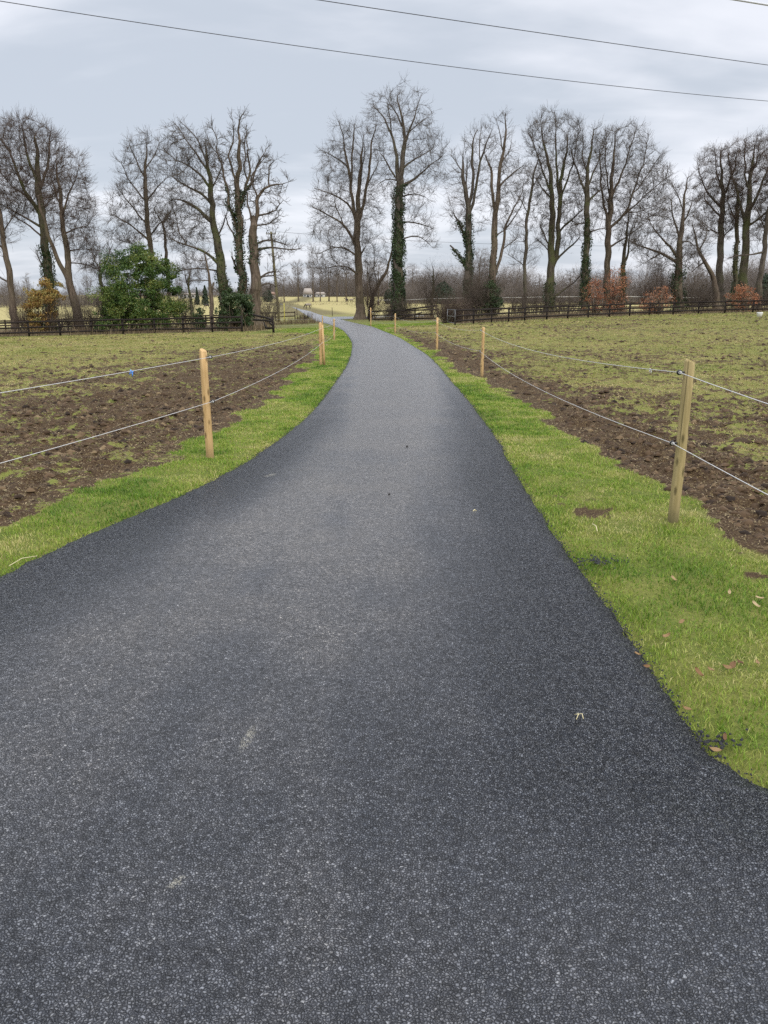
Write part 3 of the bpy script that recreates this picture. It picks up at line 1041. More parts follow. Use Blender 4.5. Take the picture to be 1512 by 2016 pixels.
# galvanised field gate swung back at the end of the right fence
gx_, gy_ = 5.32, 59.3
ge = empty('field_gate', (gx_, gy_, tz(gx_, gy_)), 'galvanised tube gate swung open at the end of the right dark fence', 'gate')
far = np.array([4.98, 62.2])
m = MB()
zb = tz(gx_, gy_)
for t in (0.0, 1.0):
    p0 = np.array([gx_ + (far[0] - gx_) * t, gy_ + (far[1] - gy_) * t])
    m.tube([(p0[0], p0[1], zb + .12), (p0[0], p0[1], zb + 1.12)], .018, 8)
for hz in (.15, .62, 1.1):
    m.tube([(gx_, gy_, zb + hz), (far[0], far[1], zb + hz)], .015, 8)
m.build('gate_leaf', M['steel'], ge, True)
m = MB()
m.tube([(gx_, gy_ - .04, zb + 1.1), (far[0], far[1] - .04, zb + .15)], .018, 8)
m.build('brace', M['steel'], ge, True)

# white tape across the far paddock
te = empty('tape_fence', (*at(799, 590, 128)[:2], tz(3.6, 128)), 'white tape fence across the straw-coloured paddock on the right', 'fence', 'tape fences of the paddocks')
tp = [at(px, py, D) for px, py, D in ((742, 591, 132), (799, 590, 130), (860, 588.3, 128), (920, 586.3, 126), (985, 586, 124), (1060, 585, 122), (1130, 584, 120), (1200, 583, 118), (1290, 585, 116), (1380, 586, 114))]
for i, q in enumerate(tp):
    m = MB()
    m.tube([(q[0], q[1], tz(q[0], q[1]) - .2), (q[0], q[1], q[2] + .05)], .035, 6)
    m.build('post', M['brown_timber'], te)
m = MB()
for a, b in zip(tp[:-1], tp[1:]):
    m.beam(a + np.array([0, -.04, 0]), b + np.array([0, -.04, 0]), .012, .075)
m.build('tape', M['rope'], te)

# stakes by the lane
for px, py0, py1, mat, lab in ((560, 597, 628, 'stake_yellow', 'thin yellow stake beside the short brown fence'), (654.5, 605, 621, 'brown_timber', 'thin dark stake at the edge of the straw paddock beyond the lane'),
                               (585, 606, 613, 'brown_timber', 'thin dark stake standing beside the lane behind the end of the short fence')):
    D = 93 if px != 654.5 else 124
    a, b = at(px, py1, D), at(px - .8, py0, D)
    m = MB()
    m.tube([(a[0], a[1], tz(a[0], a[1]) - .2), b - np.array([0, 0, .02]), b], [.05, .045, .03], 8)
    tag(m.build('stake', M[mat], None, True, origin=a), lab, 'stake', 'stakes by the lane')

# ------------------------------------------------------------------ utility pole and overhead lines
pb = at(548, 612, 91)
pt = at(533.5, 456, 91)
pe_ = empty('utility_pole', (pb[0], pb[1], tz(pb[0], pb[1])), 'tall wooden utility pole leaning left beside the lane', 'utility pole')
m = MB()
m.tube([(pb[0] + .03, pb[1], tz(pb[0], pb[1]) - .5), pb, (pb + pt) / 2, pt], [.16, .155, .14, .12], 12)
m.build('shaft', M['pole'], pe_, True)
m = MB()
m.beam(pt + np.array([-.55, -.14, -.25]), pt + np.array([.55, -.14, -.25]), .09, .09)
m.build('crossarm', M['pole'], pe_)
for dx in (-.48, .48):
    m = MB()
    m.tube(pt + np.array([[dx, -.14, -.2], [dx, -.14, -.12], [dx, -.14, -.06], [dx, -.14, -.02]]), [.02, .05, .045, .02], 8)
    m.build('insulator', M['horse_dark'], pe_, True)


def overhead(pix, h, rad, mat, label, sag, ext=(.5, .6)):
    P = []
    for px, py in (pix[0], pix[-1]):
        d = ray(px, py)
        t = (h - CH) / d[2]
        P.append(np.array([d[0] * t, d[1] * t, h]))
    a, b = P
    s = np.linspace(-ext[0], 1 + ext[1], 60)
    q = a + np.outer(s, b - a)
    q[:, 2] -= sag * 4 * s * (1 - s)
    m = MB()
    m.tube(q, rad, 6)
    return tag(m.build('overhead_wire', mat, None, True, origin=q[0]), label, 'wire', 'overhead wires against the sky')


overhead([(0, 2), (1512, 199)], 8.0, .0085, M['wire'], 'lower thin black wire crossing the whole sky from upper left to right', .17)
overhead([(628, 0), (1512, 128)], 8.0, .0085, M['wire'], 'upper thin black wire crossing the right half of the sky', .02, (.6, .6))
overhead([(1440, -2), (1520, 11)], 8.0, .022, M['wire_pale'], 'thick pale cable crossing the top right corner of the sky', .0, (6, 6))
a = pt + np.array([.48, -.14, -.01])
m = MB()
s = np.linspace(0, 1, 30)
q = a + np.outer(s, np.array([62, 30, .6]))
q[:, 2] -= .8 * 4 * s * (1 - s)
m.tube(q, .016, 5)
tag(m.build('overhead_wire', M['wire'], None, True, origin=q[0]), 'faint thin wire running right from the top of the utility pole behind the trees', 'wire', 'overhead wires against the sky')

# ------------------------------------------------------------------ distant buildings
def building(label, px0, px1, py_base, py_eave, py_ridge, D, depth, wall, roof, wins=(), hip=.18, rz=0.0, name='cottage', chim=False):
    a, b = at(px0, py_base, D), at(px1, py_base, D)
    ze, zr = at(px0, py_eave, D)[2], at(px0, py_ridge, D)[2]
    z0 = min(tz(a[0], D), a[2])
    e = empty(name, ((a[0] + b[0]) / 2, D, z0), label, 'house' if name == 'cottage' else 'shed', 'distant buildings')
    w = (b[0] - a[0]) / 2
    o = np.array([(a[0] + b[0]) / 2, D, 0])
    m = MB()
    m.box(o + np.array([0, depth / 2, (z0 + ze) / 2 - .3]), (2 * w, depth, ze - z0 + .6))
    m.build('wall', wall, e)
    m = MB()
    ov = .35
    V = [(-w - ov, -ov, ze), (w + ov, -ov, ze), (w + ov, depth + ov, ze), (-w - ov, depth + ov, ze), (-w * (1 - hip), depth * .5, zr), (w * (1 - hip), depth * .5, zr)]
    m.V = [np.array(v) + o * np.array([1, 1, 0]) + np.array([0, 0, .02]) for v in V]
    m.Q = [[0, 1, 5, 4], [2, 3, 4, 5], [3, 2, 1, 0]]
    m.T = [[1, 2, 5], [3, 0, 4]]
    rf = m.build('roof', roof, e)
    if chim:
        m = MB()
        m.box(o + np.array([w * .1, depth * .5, zr + .15]), (.8, .7, 1.3))
        m.build('chimney', wall, rf)
    for fx, ww, zlo, zhi, door in wins:
        m = MB()
        cx = o[0] + fx * w
        m.box((cx, D - .03, ze + (zlo + zhi) / 2), (ww, .06, zhi - zlo))
        m.build('door' if door else 'window', M['glass'], e)
    return e


building('small white cottage with grey-brown pitched roof beyond the lane', 597, 613.5, 586, 579, 567.5, 470, 7, M['render_wall'], M['roof'], ((-.55, .8, -1.2, -.4, 0), (.15, 1.3, -2.1, -.4, 1), (.72, .7, -1.2, -.4, 0)))
building('low pale outbuilding half hidden by trees right of the white cottage', 621, 639, 586, 579, 575, 472, 6, M['render_wall'], M['roof'], ((-.3, .9, -1.3, -.5, 0), (.4, .9, -1.3, -.5, 0)))
building('long white bungalow far behind the left paddock', 351, 386, 586, 579.5, 577, 450, 8, M['render_wall'], M['roof'], ((-.6, 1.1, -1.4, -.5, 0), (-.2, 1.0, -1.9, -.4, 1), (.25, 1.1, -1.4, -.5, 0), (.7, 1.1, -1.4, -.5, 0)))
building('brown roofed shed far behind the utility pole', 524, 540, 586, 580, 574.5, 440, 6, M['stone_wall'], M['roof_brown'], ((.1, 1.6, -1.7, -.3, 1),), name='shed')

# ------------------------------------------------------------------ small things lying about
b = hit(1495, 624)
e = empty('feed_bucket', (b[0], b[1], tz(*b)), 'white bucket standing on the grass near the right dark fence', 'bucket')
m = MB()
z = tz(*b)
m.tube([(b[0], b[1], z - .02), (b[0], b[1], z + .3), (b[0], b[1], z + .34), (b[0], b[1], z + .335), (b[0], b[1], z + .06)], [.17, .215, .225, .205, .16], 20)
m.build('tub', M['white'], e, True)
m = MB()
a = np.linspace(0, np.pi, 12)
m.tube(np.stack([b[0] + .22 * np.cos(a), np.full(12, b[1] - .05), z + .31 - .16 * np.sin(a)], 1), .008, 6)
m.build('handle', M['steel'], e, True)


def leaf_mesh(name, px, py, size, tint, label, curl=.25, group='fallen leaves on the right verge'):
    x, y = hit(px, py)
    c = np.array([x, y, tz(x, y) + float(disp(np.array([x]), np.array([y]))[0]) + .028])
    u = np.linspace(-1, 1, 9)
    V = []
    for t in u:
        wv = .42 * (1 - t * t) ** .7 * (1 + .25 * t)
        for s in (-1, -.5, 0, .5, 1):
            V.append((t * size, s * wv * size, curl * size * (t * t * .9 + abs(s) * .7) + .1 * size * math.sin(3 * t + s)))
    V = np.array(V)
    r = RNG.uniform(0, 6.28)
    ca, sa = math.cos(r), math.sin(r)
    V = V @ np.array([[ca, sa, 0], [-sa, ca, 0], [0, 0, 1]])
    th = RNG.uniform(.0, .6)
    V = V @ np.array([[1, 0, 0], [0, math.cos(th), math.sin(th)], [0, -math.sin(th), math.cos(th)]])
    idx = np.arange(45).reshape(9, 5)
    q = np.stack([idx[:-1, :-1], idx[1:, :-1], idx[1:, 1:], idx[:-1, 1:]], -1).reshape(-1, 4)
    o = mesh_np(name, V, [q], M['leaf'], None, True, {'tint': ('FLOAT', np.full(45, tint))})
    o.location = c
    mod = o.modifiers.new('thick', 'SOLIDIFY')
    mod.thickness = .0012
    return tag(o, label, 'leaf', group)


for px, py, s, t, lab in ((1325, 1152, .045, .75, 'tan leaf on the grass below and left of the weathered post'), (1435, 1172, .04, .9, 'pale tan leaf on the grass, upper of the trio at the right edge'),
                          (1494, 1184, .045, .95, 'pale leaf on the grass at the right edge, beside another pale one'), (1487, 1198, .05, 1.0, 'largest pale leaf at the right edge of the grass'),
                          (1340, 1235, .04, .55, 'brown leaf in the middle of the right verge grass'), (1310, 1264, .05, .5, 'long brown leaf between the asphalt edge and the middle of the verge'),
                          (1374, 1337, .05, .35, 'rust-brown upright leaf left of the curled leaf cluster'), (1398, 1331, .04, .5, 'tan leaf between the upright leaf and the curled cluster'),
                          (1440, 1322, .06, .2, 'dark brown curled leaf in the cluster near the right edge'), (1456, 1313, .045, .1, 'darkest leaf on top of the curled cluster near the right edge'),
                          (1430, 1326, .045, .45, 'mid-brown leaf, left member of the curled cluster near the right edge'), (1490, 1312, .04, .6, 'tan leaf at the right edge beside the curled cluster'),
                          (1272, 1323, .035, .3, 'reddish leaf caught at the asphalt edge'), (1351, 1408, .04, .45, 'small brown leaf near the asphalt edge, low on the verge'),
                          (1406, 1490, .045, .55, 'tan leaf lowest on the verge near the dark tar crumbs'), (1425, 1465, .035, .15, 'dark shrivelled leaf beside the tar crumbs low on the verge'),
                          (1254, 1298, .03, .5, 'small leaf lying on the edge of the asphalt')):
    leaf_mesh('fallen_leaf', px, py, s * .48, t, lab)


def straw_bit(pix, rad, label, name='straw_stem', mat='straw'):
    P = []
    for i, (px, py) in enumerate(pix):
        x, y = hit(px, py)
        P.append((x, y, tz(x, y) + .045 + (.01 if 0 < i < len(pix) - 1 else 0)))
    m = MB()
    m.tube(P, rad, 6)
    tag(m.build(name, M[mat], None, True, origin=P[0]), label, 'straw', 'straw stems and bits')


straw_bit([(1165, 1043), (1172, 1050), (1175, 1058)], .003, 'short pale stem lying on the right verge by the worn earth')
straw_bit([(1130, 1427), (1136, 1431), (1144, 1430), (1147, 1436)], .0017, 'pale bent stem lying on the asphalt near the right verge')
straw_bit([(1136, 1424), (1137, 1431), (1133, 1437)], .0016, 'second pale stem crossing a bent one on the asphalt')
straw_bit([(930, 1019), (934, 1017), (938, 1018)], .004, 'tiny pale stem on the asphalt, middle of the path')
straw_bit([(20, 1128), (45, 1116), (75, 1108)], .0024, 'pale straw stem along the left edge of the asphalt')
for px, py, s, lab in ((801, 891, .012, 'small dark stone on the asphalt in the middle of the path'), (766, 989, .009, 'dark crumb on the asphalt left of the path centre line')):
    x, y = hit(px, py)
    mm = ico * RNG.uniform(.75, 1.25, (11, 3)) * s
    o = mesh_np('stone', mm, [if_], M['pebble'], None, True)
    o.location = (x, y, tz(x, y) + .07)
    tag(o, lab, 'stone')
# crumbs of tarmac spilt in the grass
for i, (px, py, spread, n) in enumerate(((1172, 1108, .10, 90), (1388, 1463, .07, 80))):
    cx, cy = hit(px, py)
    P = []
    for k in range(n):
        dx, dy = RNG.normal(0, spread, 2) * (1, .5)
        P.append(ico * RNG.uniform(.7, 1.3, (11, 3)) * RNG.uniform(.0025, .0075) + (cx + dx, cy + dy, tz(cx + dx, cy + dy) + float(disp(np.array([cx + dx]), np.array([cy + dy]))[0]) + .014))
    o = mesh_np('tarmac_crumbs', np.concatenate(P), [np.concatenate([if_ + 11 * k for k in range(n)])], M['tar'], None, False)
    tag(o, kind='stuff')
#@@PART4
# ------------------------------------------------------------------ bare trees
STATS = []


def unit(v):
    return v / np.maximum(np.linalg.norm(v, axis=-1, keepdims=True), 1e-9)


def in_poly(px, py, poly):
    poly = np.asarray(poly, float)
    x0, y0 = poly[:, 0], poly[:, 1]
    x1, y1 = np.roll(x0, -1), np.roll(y0, -1)
    c = np.zeros(len(px), bool)
    for a, b, p, q in zip(x0, y0, x1, y1):
        k = ((b > py) != (q > py))
        if b != q:
            c ^= k & (px < (p - a) * (py - b) / (q - b) + a)
    return c


def segs_mesh(A, B, ra, rb, da, db, sides):
    n = len(A)

    def frame(d):
        ref = np.where(np.abs(d[:, 2:3]) > .92, np.array([[1., 0, 0]]), np.array([[0, 0, 1.]]))
        a = unit(np.cross(d, ref))
        return a, np.cross(d, a)
    a1, b1 = frame(da)
    a2, b2 = frame(db)
    # keep the two rings from twisting against each other
    t = np.arange(sides) * 2 * np.pi / sides
    tw = np.arctan2((a2 * b1).sum(1), (a2 * a1).sum(1))
    c1, s1 = np.cos(t)[None, :, None], np.sin(t)[None, :, None]
    t2 = t[None, :] - tw[:, None]
    c2, s2 = np.cos(t2)[:, :, None], np.sin(t2)[:, :, None]
    r1 = A[:, None] + ra[:, None, None] * (a1[:, None] * c1 + b1[:, None] * s1)
    r2 = B[:, None] + rb[:, None, None] * (a2[:, None] * c2 + b2[:, None] * s2)
    V = np.concatenate([r1, r2], 1).reshape(-1, 3)
    k = np.arange(sides)
    k2 = (k + 1) % sides
    q = np.stack([k, k2, k2 + sides, k + sides], 1)
    Q = (np.arange(n)[:, None, None] * 2 * sides + q[None]).reshape(-1, 4)
    return V, Q


def grow(P, par, A, rng, step=.55, infl=9.0, kill=1.1, iters=140, trop=.12, noise=.25, maxn=3600):
    P = [np.asarray(p, float) for p in P]
    nh0 = len(P)
    par = list(par)
    Pn = np.array(P)
    d2 = np.full(len(A), 1e9)
    near = np.zeros(len(A), int)
    for s in range(0, len(Pn), 400):
        D = ((A[:, None] - Pn[None, s:s + 400]) ** 2).sum(2)
        m = D.argmin(1)
        v = D[np.arange(len(A)), m]
        b = v < d2
        near[b] = m[b] + s
        d2[b] = v[b]
    alive = d2 > kill * kill
    kids = {}
    drs = [np.array([0, 0, 1.])] + [unit(P[i] - P[par[i]]) for i in range(1, len(P))]
    for it in range(iters):
        act = alive & (d2 < infl * infl)
        if not act.any() or len(P) > maxn:
            break
        ia = np.nonzero(act)[0]
        nn = near[ia]
        Pn = np.array(P)
        v = unit(A[ia] - Pn[nn])
        un, inv = np.unique(nn, return_inverse=True)
        sm = np.zeros((len(un), 3))
        np.add.at(sm, inv, v)
        first = np.array([len(kids.get(int(i), ())) == 0 for i in un]) & (un >= nh0)
        d = unit(sm) + np.array([0, 0, trop]) + rng.normal(0, noise, (len(un), 3)) + np.array(drs)[un] * np.where(first, .75, .45)[:, None]
        d = unit(d)
        new, npar = [], []
        for k, i in enumerate(un):
            q = Pn[i] + d[k] * step
            ch = kids.setdefault(int(i), [])
            if len(ch) >= 3 or any(np.linalg.norm(q - c) < step * .45 for c in ch):
                continue
            ch.append(q)
            new.append(q)
            drs.append(d[k])
            npar.append(int(i))
        if not new:
            break
        base = len(P)
        P += new
        par += npar
        N = np.array(new)
        D = ((A[:, None] - N[None]) ** 2).sum(2)
        m = D.argmin(1)
        vv = D[np.arange(len(A)), m]
        b = vv < d2
        near[b] = m[b] + base
        d2[b] = vv[b]
        alive &= d2 > kill * kill
    return np.array(P), np.array(par)


def leaves_mesh(name, mat, C, size, rng, parent=None, nrm=None, origin=None, tint=None, droop=0.0, aspect=.62):
    n = len(C)
    d = unit(rng.normal(0, 1, (n, 3)) + (0 if nrm is None else nrm * 1.1))
    a = unit(np.cross(d, rng.normal(0, 1, (n, 3))))
    a[:, 2] -= droop
    a = unit(a)
    b = unit(np.cross(d, a))
    s = size * rng.uniform(.6, 1.3, n)
    a = a * s[:, None]
    b = b * (s * aspect)[:, None]
    fold = d * (s * .22)[:, None]
    V = np.stack([C - a, C - b * .9 + fold, C + a, C + b * .9 + fold], 1).reshape(-1, 3)
    i = np.arange(n)[:, None] * 4
    T = np.concatenate([i + np.array([[0, 1, 2]]), i + np.array([[0, 2, 3]])])
    if tint is None:
        tint = rng.uniform(0, 1, n)
    return mesh_np(name, V, [T], mat, parent, False, {'tint': ('FLOAT', np.repeat(np.clip(tint, 0, 1), 4))}, origin)


def tree_data(base, D, chains, env, rng, n_att=900, kill=1.0, step=.55, trop=.12, noise=.28, tip=.013, twl=.75, twn=2.0, depth=.85, infl=9.0, wig=.05, twup=.35, maxn=9000, dens=2.6):
    n_att = int(n_att * dens)
    kill = kill * .68
    noise = noise * .75
    step = step * .9
    tip = tip * .64
    twn = twn * 2.3
    twl = twl * 1.22
    """chains: [(px, py, radius m at that point), ...] lists; the first starts on the ground"""
    P, par, rmin, hand = [], [], [], []
    for ci, ch in enumerate(chains):
        pts = np.array([at(c[0], c[1], D) for c in ch])
        rad = np.array([c[2] for c in ch]) * (.92 if ci == 0 else .82)
        if ci == 0:
            pts[0] = [pts[0, 0], D, tz(pts[0, 0], D) - .25]
        else:
            w = np.hypot(pts[-1, 0] - pts[0, 0], .3 * (pts[-1, 2] - pts[0, 2]))
            dy = rng.uniform(-1, 1) * w * depth * .75
            pts[:, 1] += dy * np.linspace(0, 1, len(pts)) ** 1.2
            ys_ = np.array([p[1] for p in P])
        # smooth resample
        L = np.r_[0, np.cumsum(np.linalg.norm(np.diff(pts, axis=0), axis=1))]
        n = max(2, int(L[-1] / step))
        s = np.linspace(0, L[-1], n + 1)
        q = np.stack([np.interp(s, L, pts[:, k]) for k in range(3)], 1)
        for _ in range(2):
            q[1:-1] = (q[:-2] + 2 * q[1:-1] + q[2:]) / 4
        ph = rng.uniform(0, 6.28, 6)
        for k, am in ((0, wig), (1, wig)):
            q[1:, k] += am * (np.sin(s[1:] * 1.3 + ph[k]) + .7 * np.sin(s[1:] * 2.9 + ph[k + 2]) + .4 * rng.normal(0, 1, n))
        r = np.interp(s, L, rad)
        if ci == 0:
            root = -1
            i0 = 0
        else:
            Pa = np.array(P)
            dd = np.linalg.norm((Pa - q[0]) * np.array([1, .5, 1]), axis=1)
            root = int(dd.argmin())
            shift = Pa[root] - q[0]
            q = q + shift * np.linspace(1, 0, len(q))[:, None]
            i0 = 1
        for i in range(i0, len(q)):
            par.append(root if i == i0 else len(P) - 1)
            P.append(q[i])
            rmin.append(r[i])
            hand.append(True)
    nh = len(P)
    # attraction points through the crown
    env = np.array(env, float)
    top_, bot_ = env[:, 1].min(), env[:, 1].max()
    env[:, 1] += 13 * (bot_ - env[:, 1]) / max(bot_ - top_, 1) * (D < 99)      # twigs reach past the last branch
    lo, hi = env.min(0), env.max(0)
    px = rng.uniform(lo[0], hi[0], n_att * 6)
    py = rng.uniform(lo[1], hi[1], n_att * 6)
    jx, jy = rng.normal(0, 5, len(px)), rng.normal(0, 5, len(px))
    k = in_poly(px + jx, py + jy, env) & (fbm(px * .06, py * .06, int(rng.integers(999)), 2) > rng.uniform(.28, .46, len(px)))
    px, py = px[k][:n_att], py[k][:n_att]
    # depth half-extent from the chord of the outline at that height
    grid = np.linspace(lo[0], hi[0], 60)
    G = np.stack([in_poly(grid, np.full(60, y), env) for y in np.linspace(lo[1], hi[1], 40)])
    row = np.clip(((py - lo[1]) / (hi[1] - lo[1]) * 39).round().astype(int), 0, 39)
    xl = np.array([grid[g][0] if g.any() else lo[0] for g in G])[row]
    xr = np.array([grid[g][-1] if g.any() else hi[0] for g in G])[row]
    hw = np.maximum((xr - xl) / 2, 6)
    off = np.clip(np.abs(px - (xl + xr) / 2) / hw, 0, 1)
    hd = np.minimum(hw, 75) / FPX * D * np.sqrt(1 - off ** 2) * depth
    dy = hd * rng.uniform(-1, 1, len(px))
    A = np.array([at(x, y, D) for x, y in zip(px, py)])
    A[:, 1] += dy
    P, par = grow(P, par, A, rng, step, infl, kill, 150, trop, noise, maxn)
    for _ in range(3):                     # ease the kinks out of the grown branches
        kid = np.full(len(P), -1)
        for i in range(nh, len(P)):
            if kid[par[i]] < 0:
                kid[par[i]] = i
        j = np.nonzero((np.arange(len(P)) >= nh) & (kid >= 0))[0]
        Q_ = P.copy()
        Q_[j] = .4 * P[j] + .3 * P[par[j]] + .3 * P[kid[j]]
        P = Q_
    N = len(P)
    rmin = np.r_[rmin, np.zeros(N - nh)]
    # pipe model radii
    ex = 2.35
    acc = np.zeros(N)
    kidc = np.zeros(N, int)
    for i in range(N - 1, 0, -1):
        if kidc[i] == 0:
            acc[i] = tip ** ex
        acc[par[i]] += acc[i] + (0.42 * tip) ** ex
        kidc[par[i]] += 1
    r = np.maximum(acc, tip ** ex) ** (1 / ex)
    r[:nh] = np.where(rmin[:nh] > 0, np.maximum(rmin[:nh], np.minimum(r[:nh], rmin[:nh] * 1.15)), r[:nh])
    for i in range(1, N):
        r[i] = min(r[i], r[par[i]] * .985)
    d = np.zeros((N, 3))
    d[0] = [0, 0, 1]
    d[1:] = unit(P[1:] - P[par[1:]])
    # main child of every node
    best = np.full(N, -1)
    for i in range(1, N):
        p = par[i]
        if best[p] < 0 or r[i] > r[best[p]] + 1e-6 or (abs(r[i] - r[best[p]]) < 1e-6 and d[i] @ d[p] > d[best[p]] @ d[p]):
            best[p] = i
    ds = d.copy()
    for i in range(N):
        if best[i] > 0:
            ds[i] = d[i] + d[best[i]]
    ds = unit(ds)
    ds[0] = [0, 0, 1]
    i = np.arange(1, N)
    main = best[par[i]] == i
    A0, B0 = P[par[i]], P[i]
    ra = np.where(main, r[par[i]], np.minimum(r[i] * 1.25, r[par[i]]))
    rb = r[i]
    da = np.where(main[:, None], ds[par[i]], d[i])
    db = ds[i]
    # twigs
    thin = np.nonzero((r < .075) & (np.arange(N) > 2))[0]
    cnt = rng.poisson(twn * np.where(kidc[thin] == 0, 1.8, 1.0))
    src = np.repeat(thin, cnt)
    n = len(src)
    STATS.append((N, n))
    sd_ = unit(d[src] * .75 + rng.normal(0, .46, (n, 3)) + np.array([0, 0, twup]) * .5)
    ln = twl * rng.uniform(.45, 1.25, n)
    p0 = P[src] - d[src] * (step * rng.uniform(0, .9, n))[:, None]
    d1 = unit(sd_ + rng.normal(0, .16, (n, 3)) + np.array([0, 0, twup * .5]))
    d2_ = unit(d1 + rng.normal(0, .2, (n, 3)) + np.array([0, 0, twup * .7]))
    p1 = p0 + sd_ * (ln * .4)[:, None]
    p2 = p1 + d1 * (ln * .35)[:, None]
    p3 = p2 + d2_ * (ln * .3)[:, None]
    tr = np.minimum(tip * 1.0, r[src])
    T = [(p0, p1, tr, tr * .85), (p1, p2, tr * .85, tr * .7), (p2, p3, tr * .7, tr * .4)]
    for pb_, db_ in ((p1, sd_), (p2, d1), (p1, d1)):
        k = rng.uniform(0, 1, n) < .7
        m = k.sum()
        e = unit(db_[k] * .8 + rng.normal(0, .42, (m, 3)) + np.array([0, 0, twup * .4]))
        T.append((pb_[k], pb_[k] + e * (ln[k] * rng.uniform(.25, .55, m))[:, None], tr[k] * .75, tr[k] * .4))
    tw = [np.concatenate([t[j] for t in T]) for j in range(4)]
    return dict(P=P, par=par, r=r, A=A0, B=B0, ra=ra, rb=rb, da=da, db=db, tw=tw, ds=ds, nh=nh)


def crown_geo(t, sel):
    V, Q, n = [], [], 0
    big = sel & (t['rb'] > .035)
    for k, s in ((big, 6), (sel & ~big, 4)):
        if k.any():
            v, q = segs_mesh(t['A'][k], t['B'][k], t['ra'][k], t['rb'][k], t['da'][k], t['db'][k], s)
            V.append(v)
            Q.append(q + n)
            n += len(v)
    a, b, ra, rb = t['tw']
    d = unit(b - a)
    v, q = segs_mesh(a, b, ra, rb, d, d, 3)
    V.append(v)
    Q.append(q + n)
    return np.concatenate(V), np.concatenate(Q)


def weld(o, dist=.0005):
    bm = bmesh.new()
    bm.from_mesh(o.data)
    bmesh.ops.remove_doubles(bm, verts=bm.verts, dist=dist)
    bm.to_mesh(o.data)
    bm.free()
    o.data.polygons.foreach_set('use_smooth', np.ones(len(o.data.polygons), bool))


def flare(t, chains):
    """root flare over the first metre"""
    P, r = t['P'], t['r']


def make_tree(label, D, chains, env, seed, bark='bark_grey', twig='twig', ivy=(), group='tall bare trees in the tree line', thick=.085, name='bare_tree', **kw):
    rng = np.random.default_rng(seed)
    t = tree_data(None, D, chains, env, rng, **kw)
    b = t['P'][0]
    e = empty(name, (b[0], b[1], tz(b[0], b[1])), label, 'tree', group)
    tk = t['rb'] > thick
    # root flare
    z0 = tz(b[0], b[1])
    for key, zz in (('ra', t['A'][:, 2]), ('rb', t['B'][:, 2])):
        hgt = zz - z0
        ok = tk & (np.abs((t['A'] if key == 'ra' else t['B'])[:, 0] - b[0]) < 1.2)
        t[key] = np.where(ok, t[key] * (1 + .55 * np.exp(-np.maximum(hgt, -.2) / .45)), t[key])
    v, q = segs_mesh(t['A'][tk], t['B'][tk], t['ra'][tk], t['rb'][tk], t['da'][tk], t['db'][tk], 12)
    ct = v.copy()
    # bark buttresses: shallow lumpiness
    v = v + (np.stack([np.sin(v[:, 2] * 1.7 + v[:, 0] * 5), np.cos(v[:, 2] * 1.3 + v[:, 1] * 6), v[:, 2] * 0], 1)) * .012
    tr = mesh_np('trunk', v, [q], M[bark], e, True)
    weld(tr, .003)
    v, q = crown_geo(t, ~tk)
    mesh_np('crown', v, [q], M[twig], e, True)
    # ivy on the trunk and limbs
    for (y0, y1, dens, spread, x0, x1) in ivy:
        zt, zb = at(0, y0, D)[2], at(0, y1, D)[2]
        xa, xb = at(x0, 500, D)[0], at(x1, 500, D)[0]
        k = tk & (t['B'][:, 2] < zt) & (t['B'][:, 2] > zb - .6) & (t['B'][:, 0] > xa) & (t['B'][:, 0] < xb)
        if not k.any():
            continue
        i = np.nonzero(k)[0]
        ln = np.linalg.norm(t['B'][i] - t['A'][i], axis=1)
        hfrac = np.clip((t['B'][i, 2] - zb) / (zt - zb), 0, 1)
        cnt = rng.poisson(dens * ln * (1.15 - .7 * hfrac))
        src = np.repeat(i, cnt)
        n = len(src)
        f = rng.uniform(0, 1, n)[:, None]
        c = t['A'][src] * (1 - f) + t['B'][src] * f
        ang = rng.uniform(0, 2 * np.pi, n)
        lump = fbm(ang * 1.3 + src * .21, c[:, 2] * .9, seed, 3)
        rad = t['ra'][src] + spread * (.15 + 1.5 * np.clip(lump - .28, 0, 1)) * rng.uniform(.25, 1.1, n)
        out = np.stack([np.cos(ang), np.sin(ang), np.zeros(n)], 1)
        c = c + out * rad[:, None]
        keep = lump > .36
        c, out, lump = c[keep], out[keep], lump[keep]
        leaves_mesh('ivy', M['ivy'], c, .085, rng, e, out, tint=rng.normal(.4, .25, len(c)) + (lump - .5))
    return e


LEFT = 'bare trees in the row behind the left fence'
MID = 'bare trees beside the bend of the path'
RIGHT = 'bare trees in the row behind the right fence'

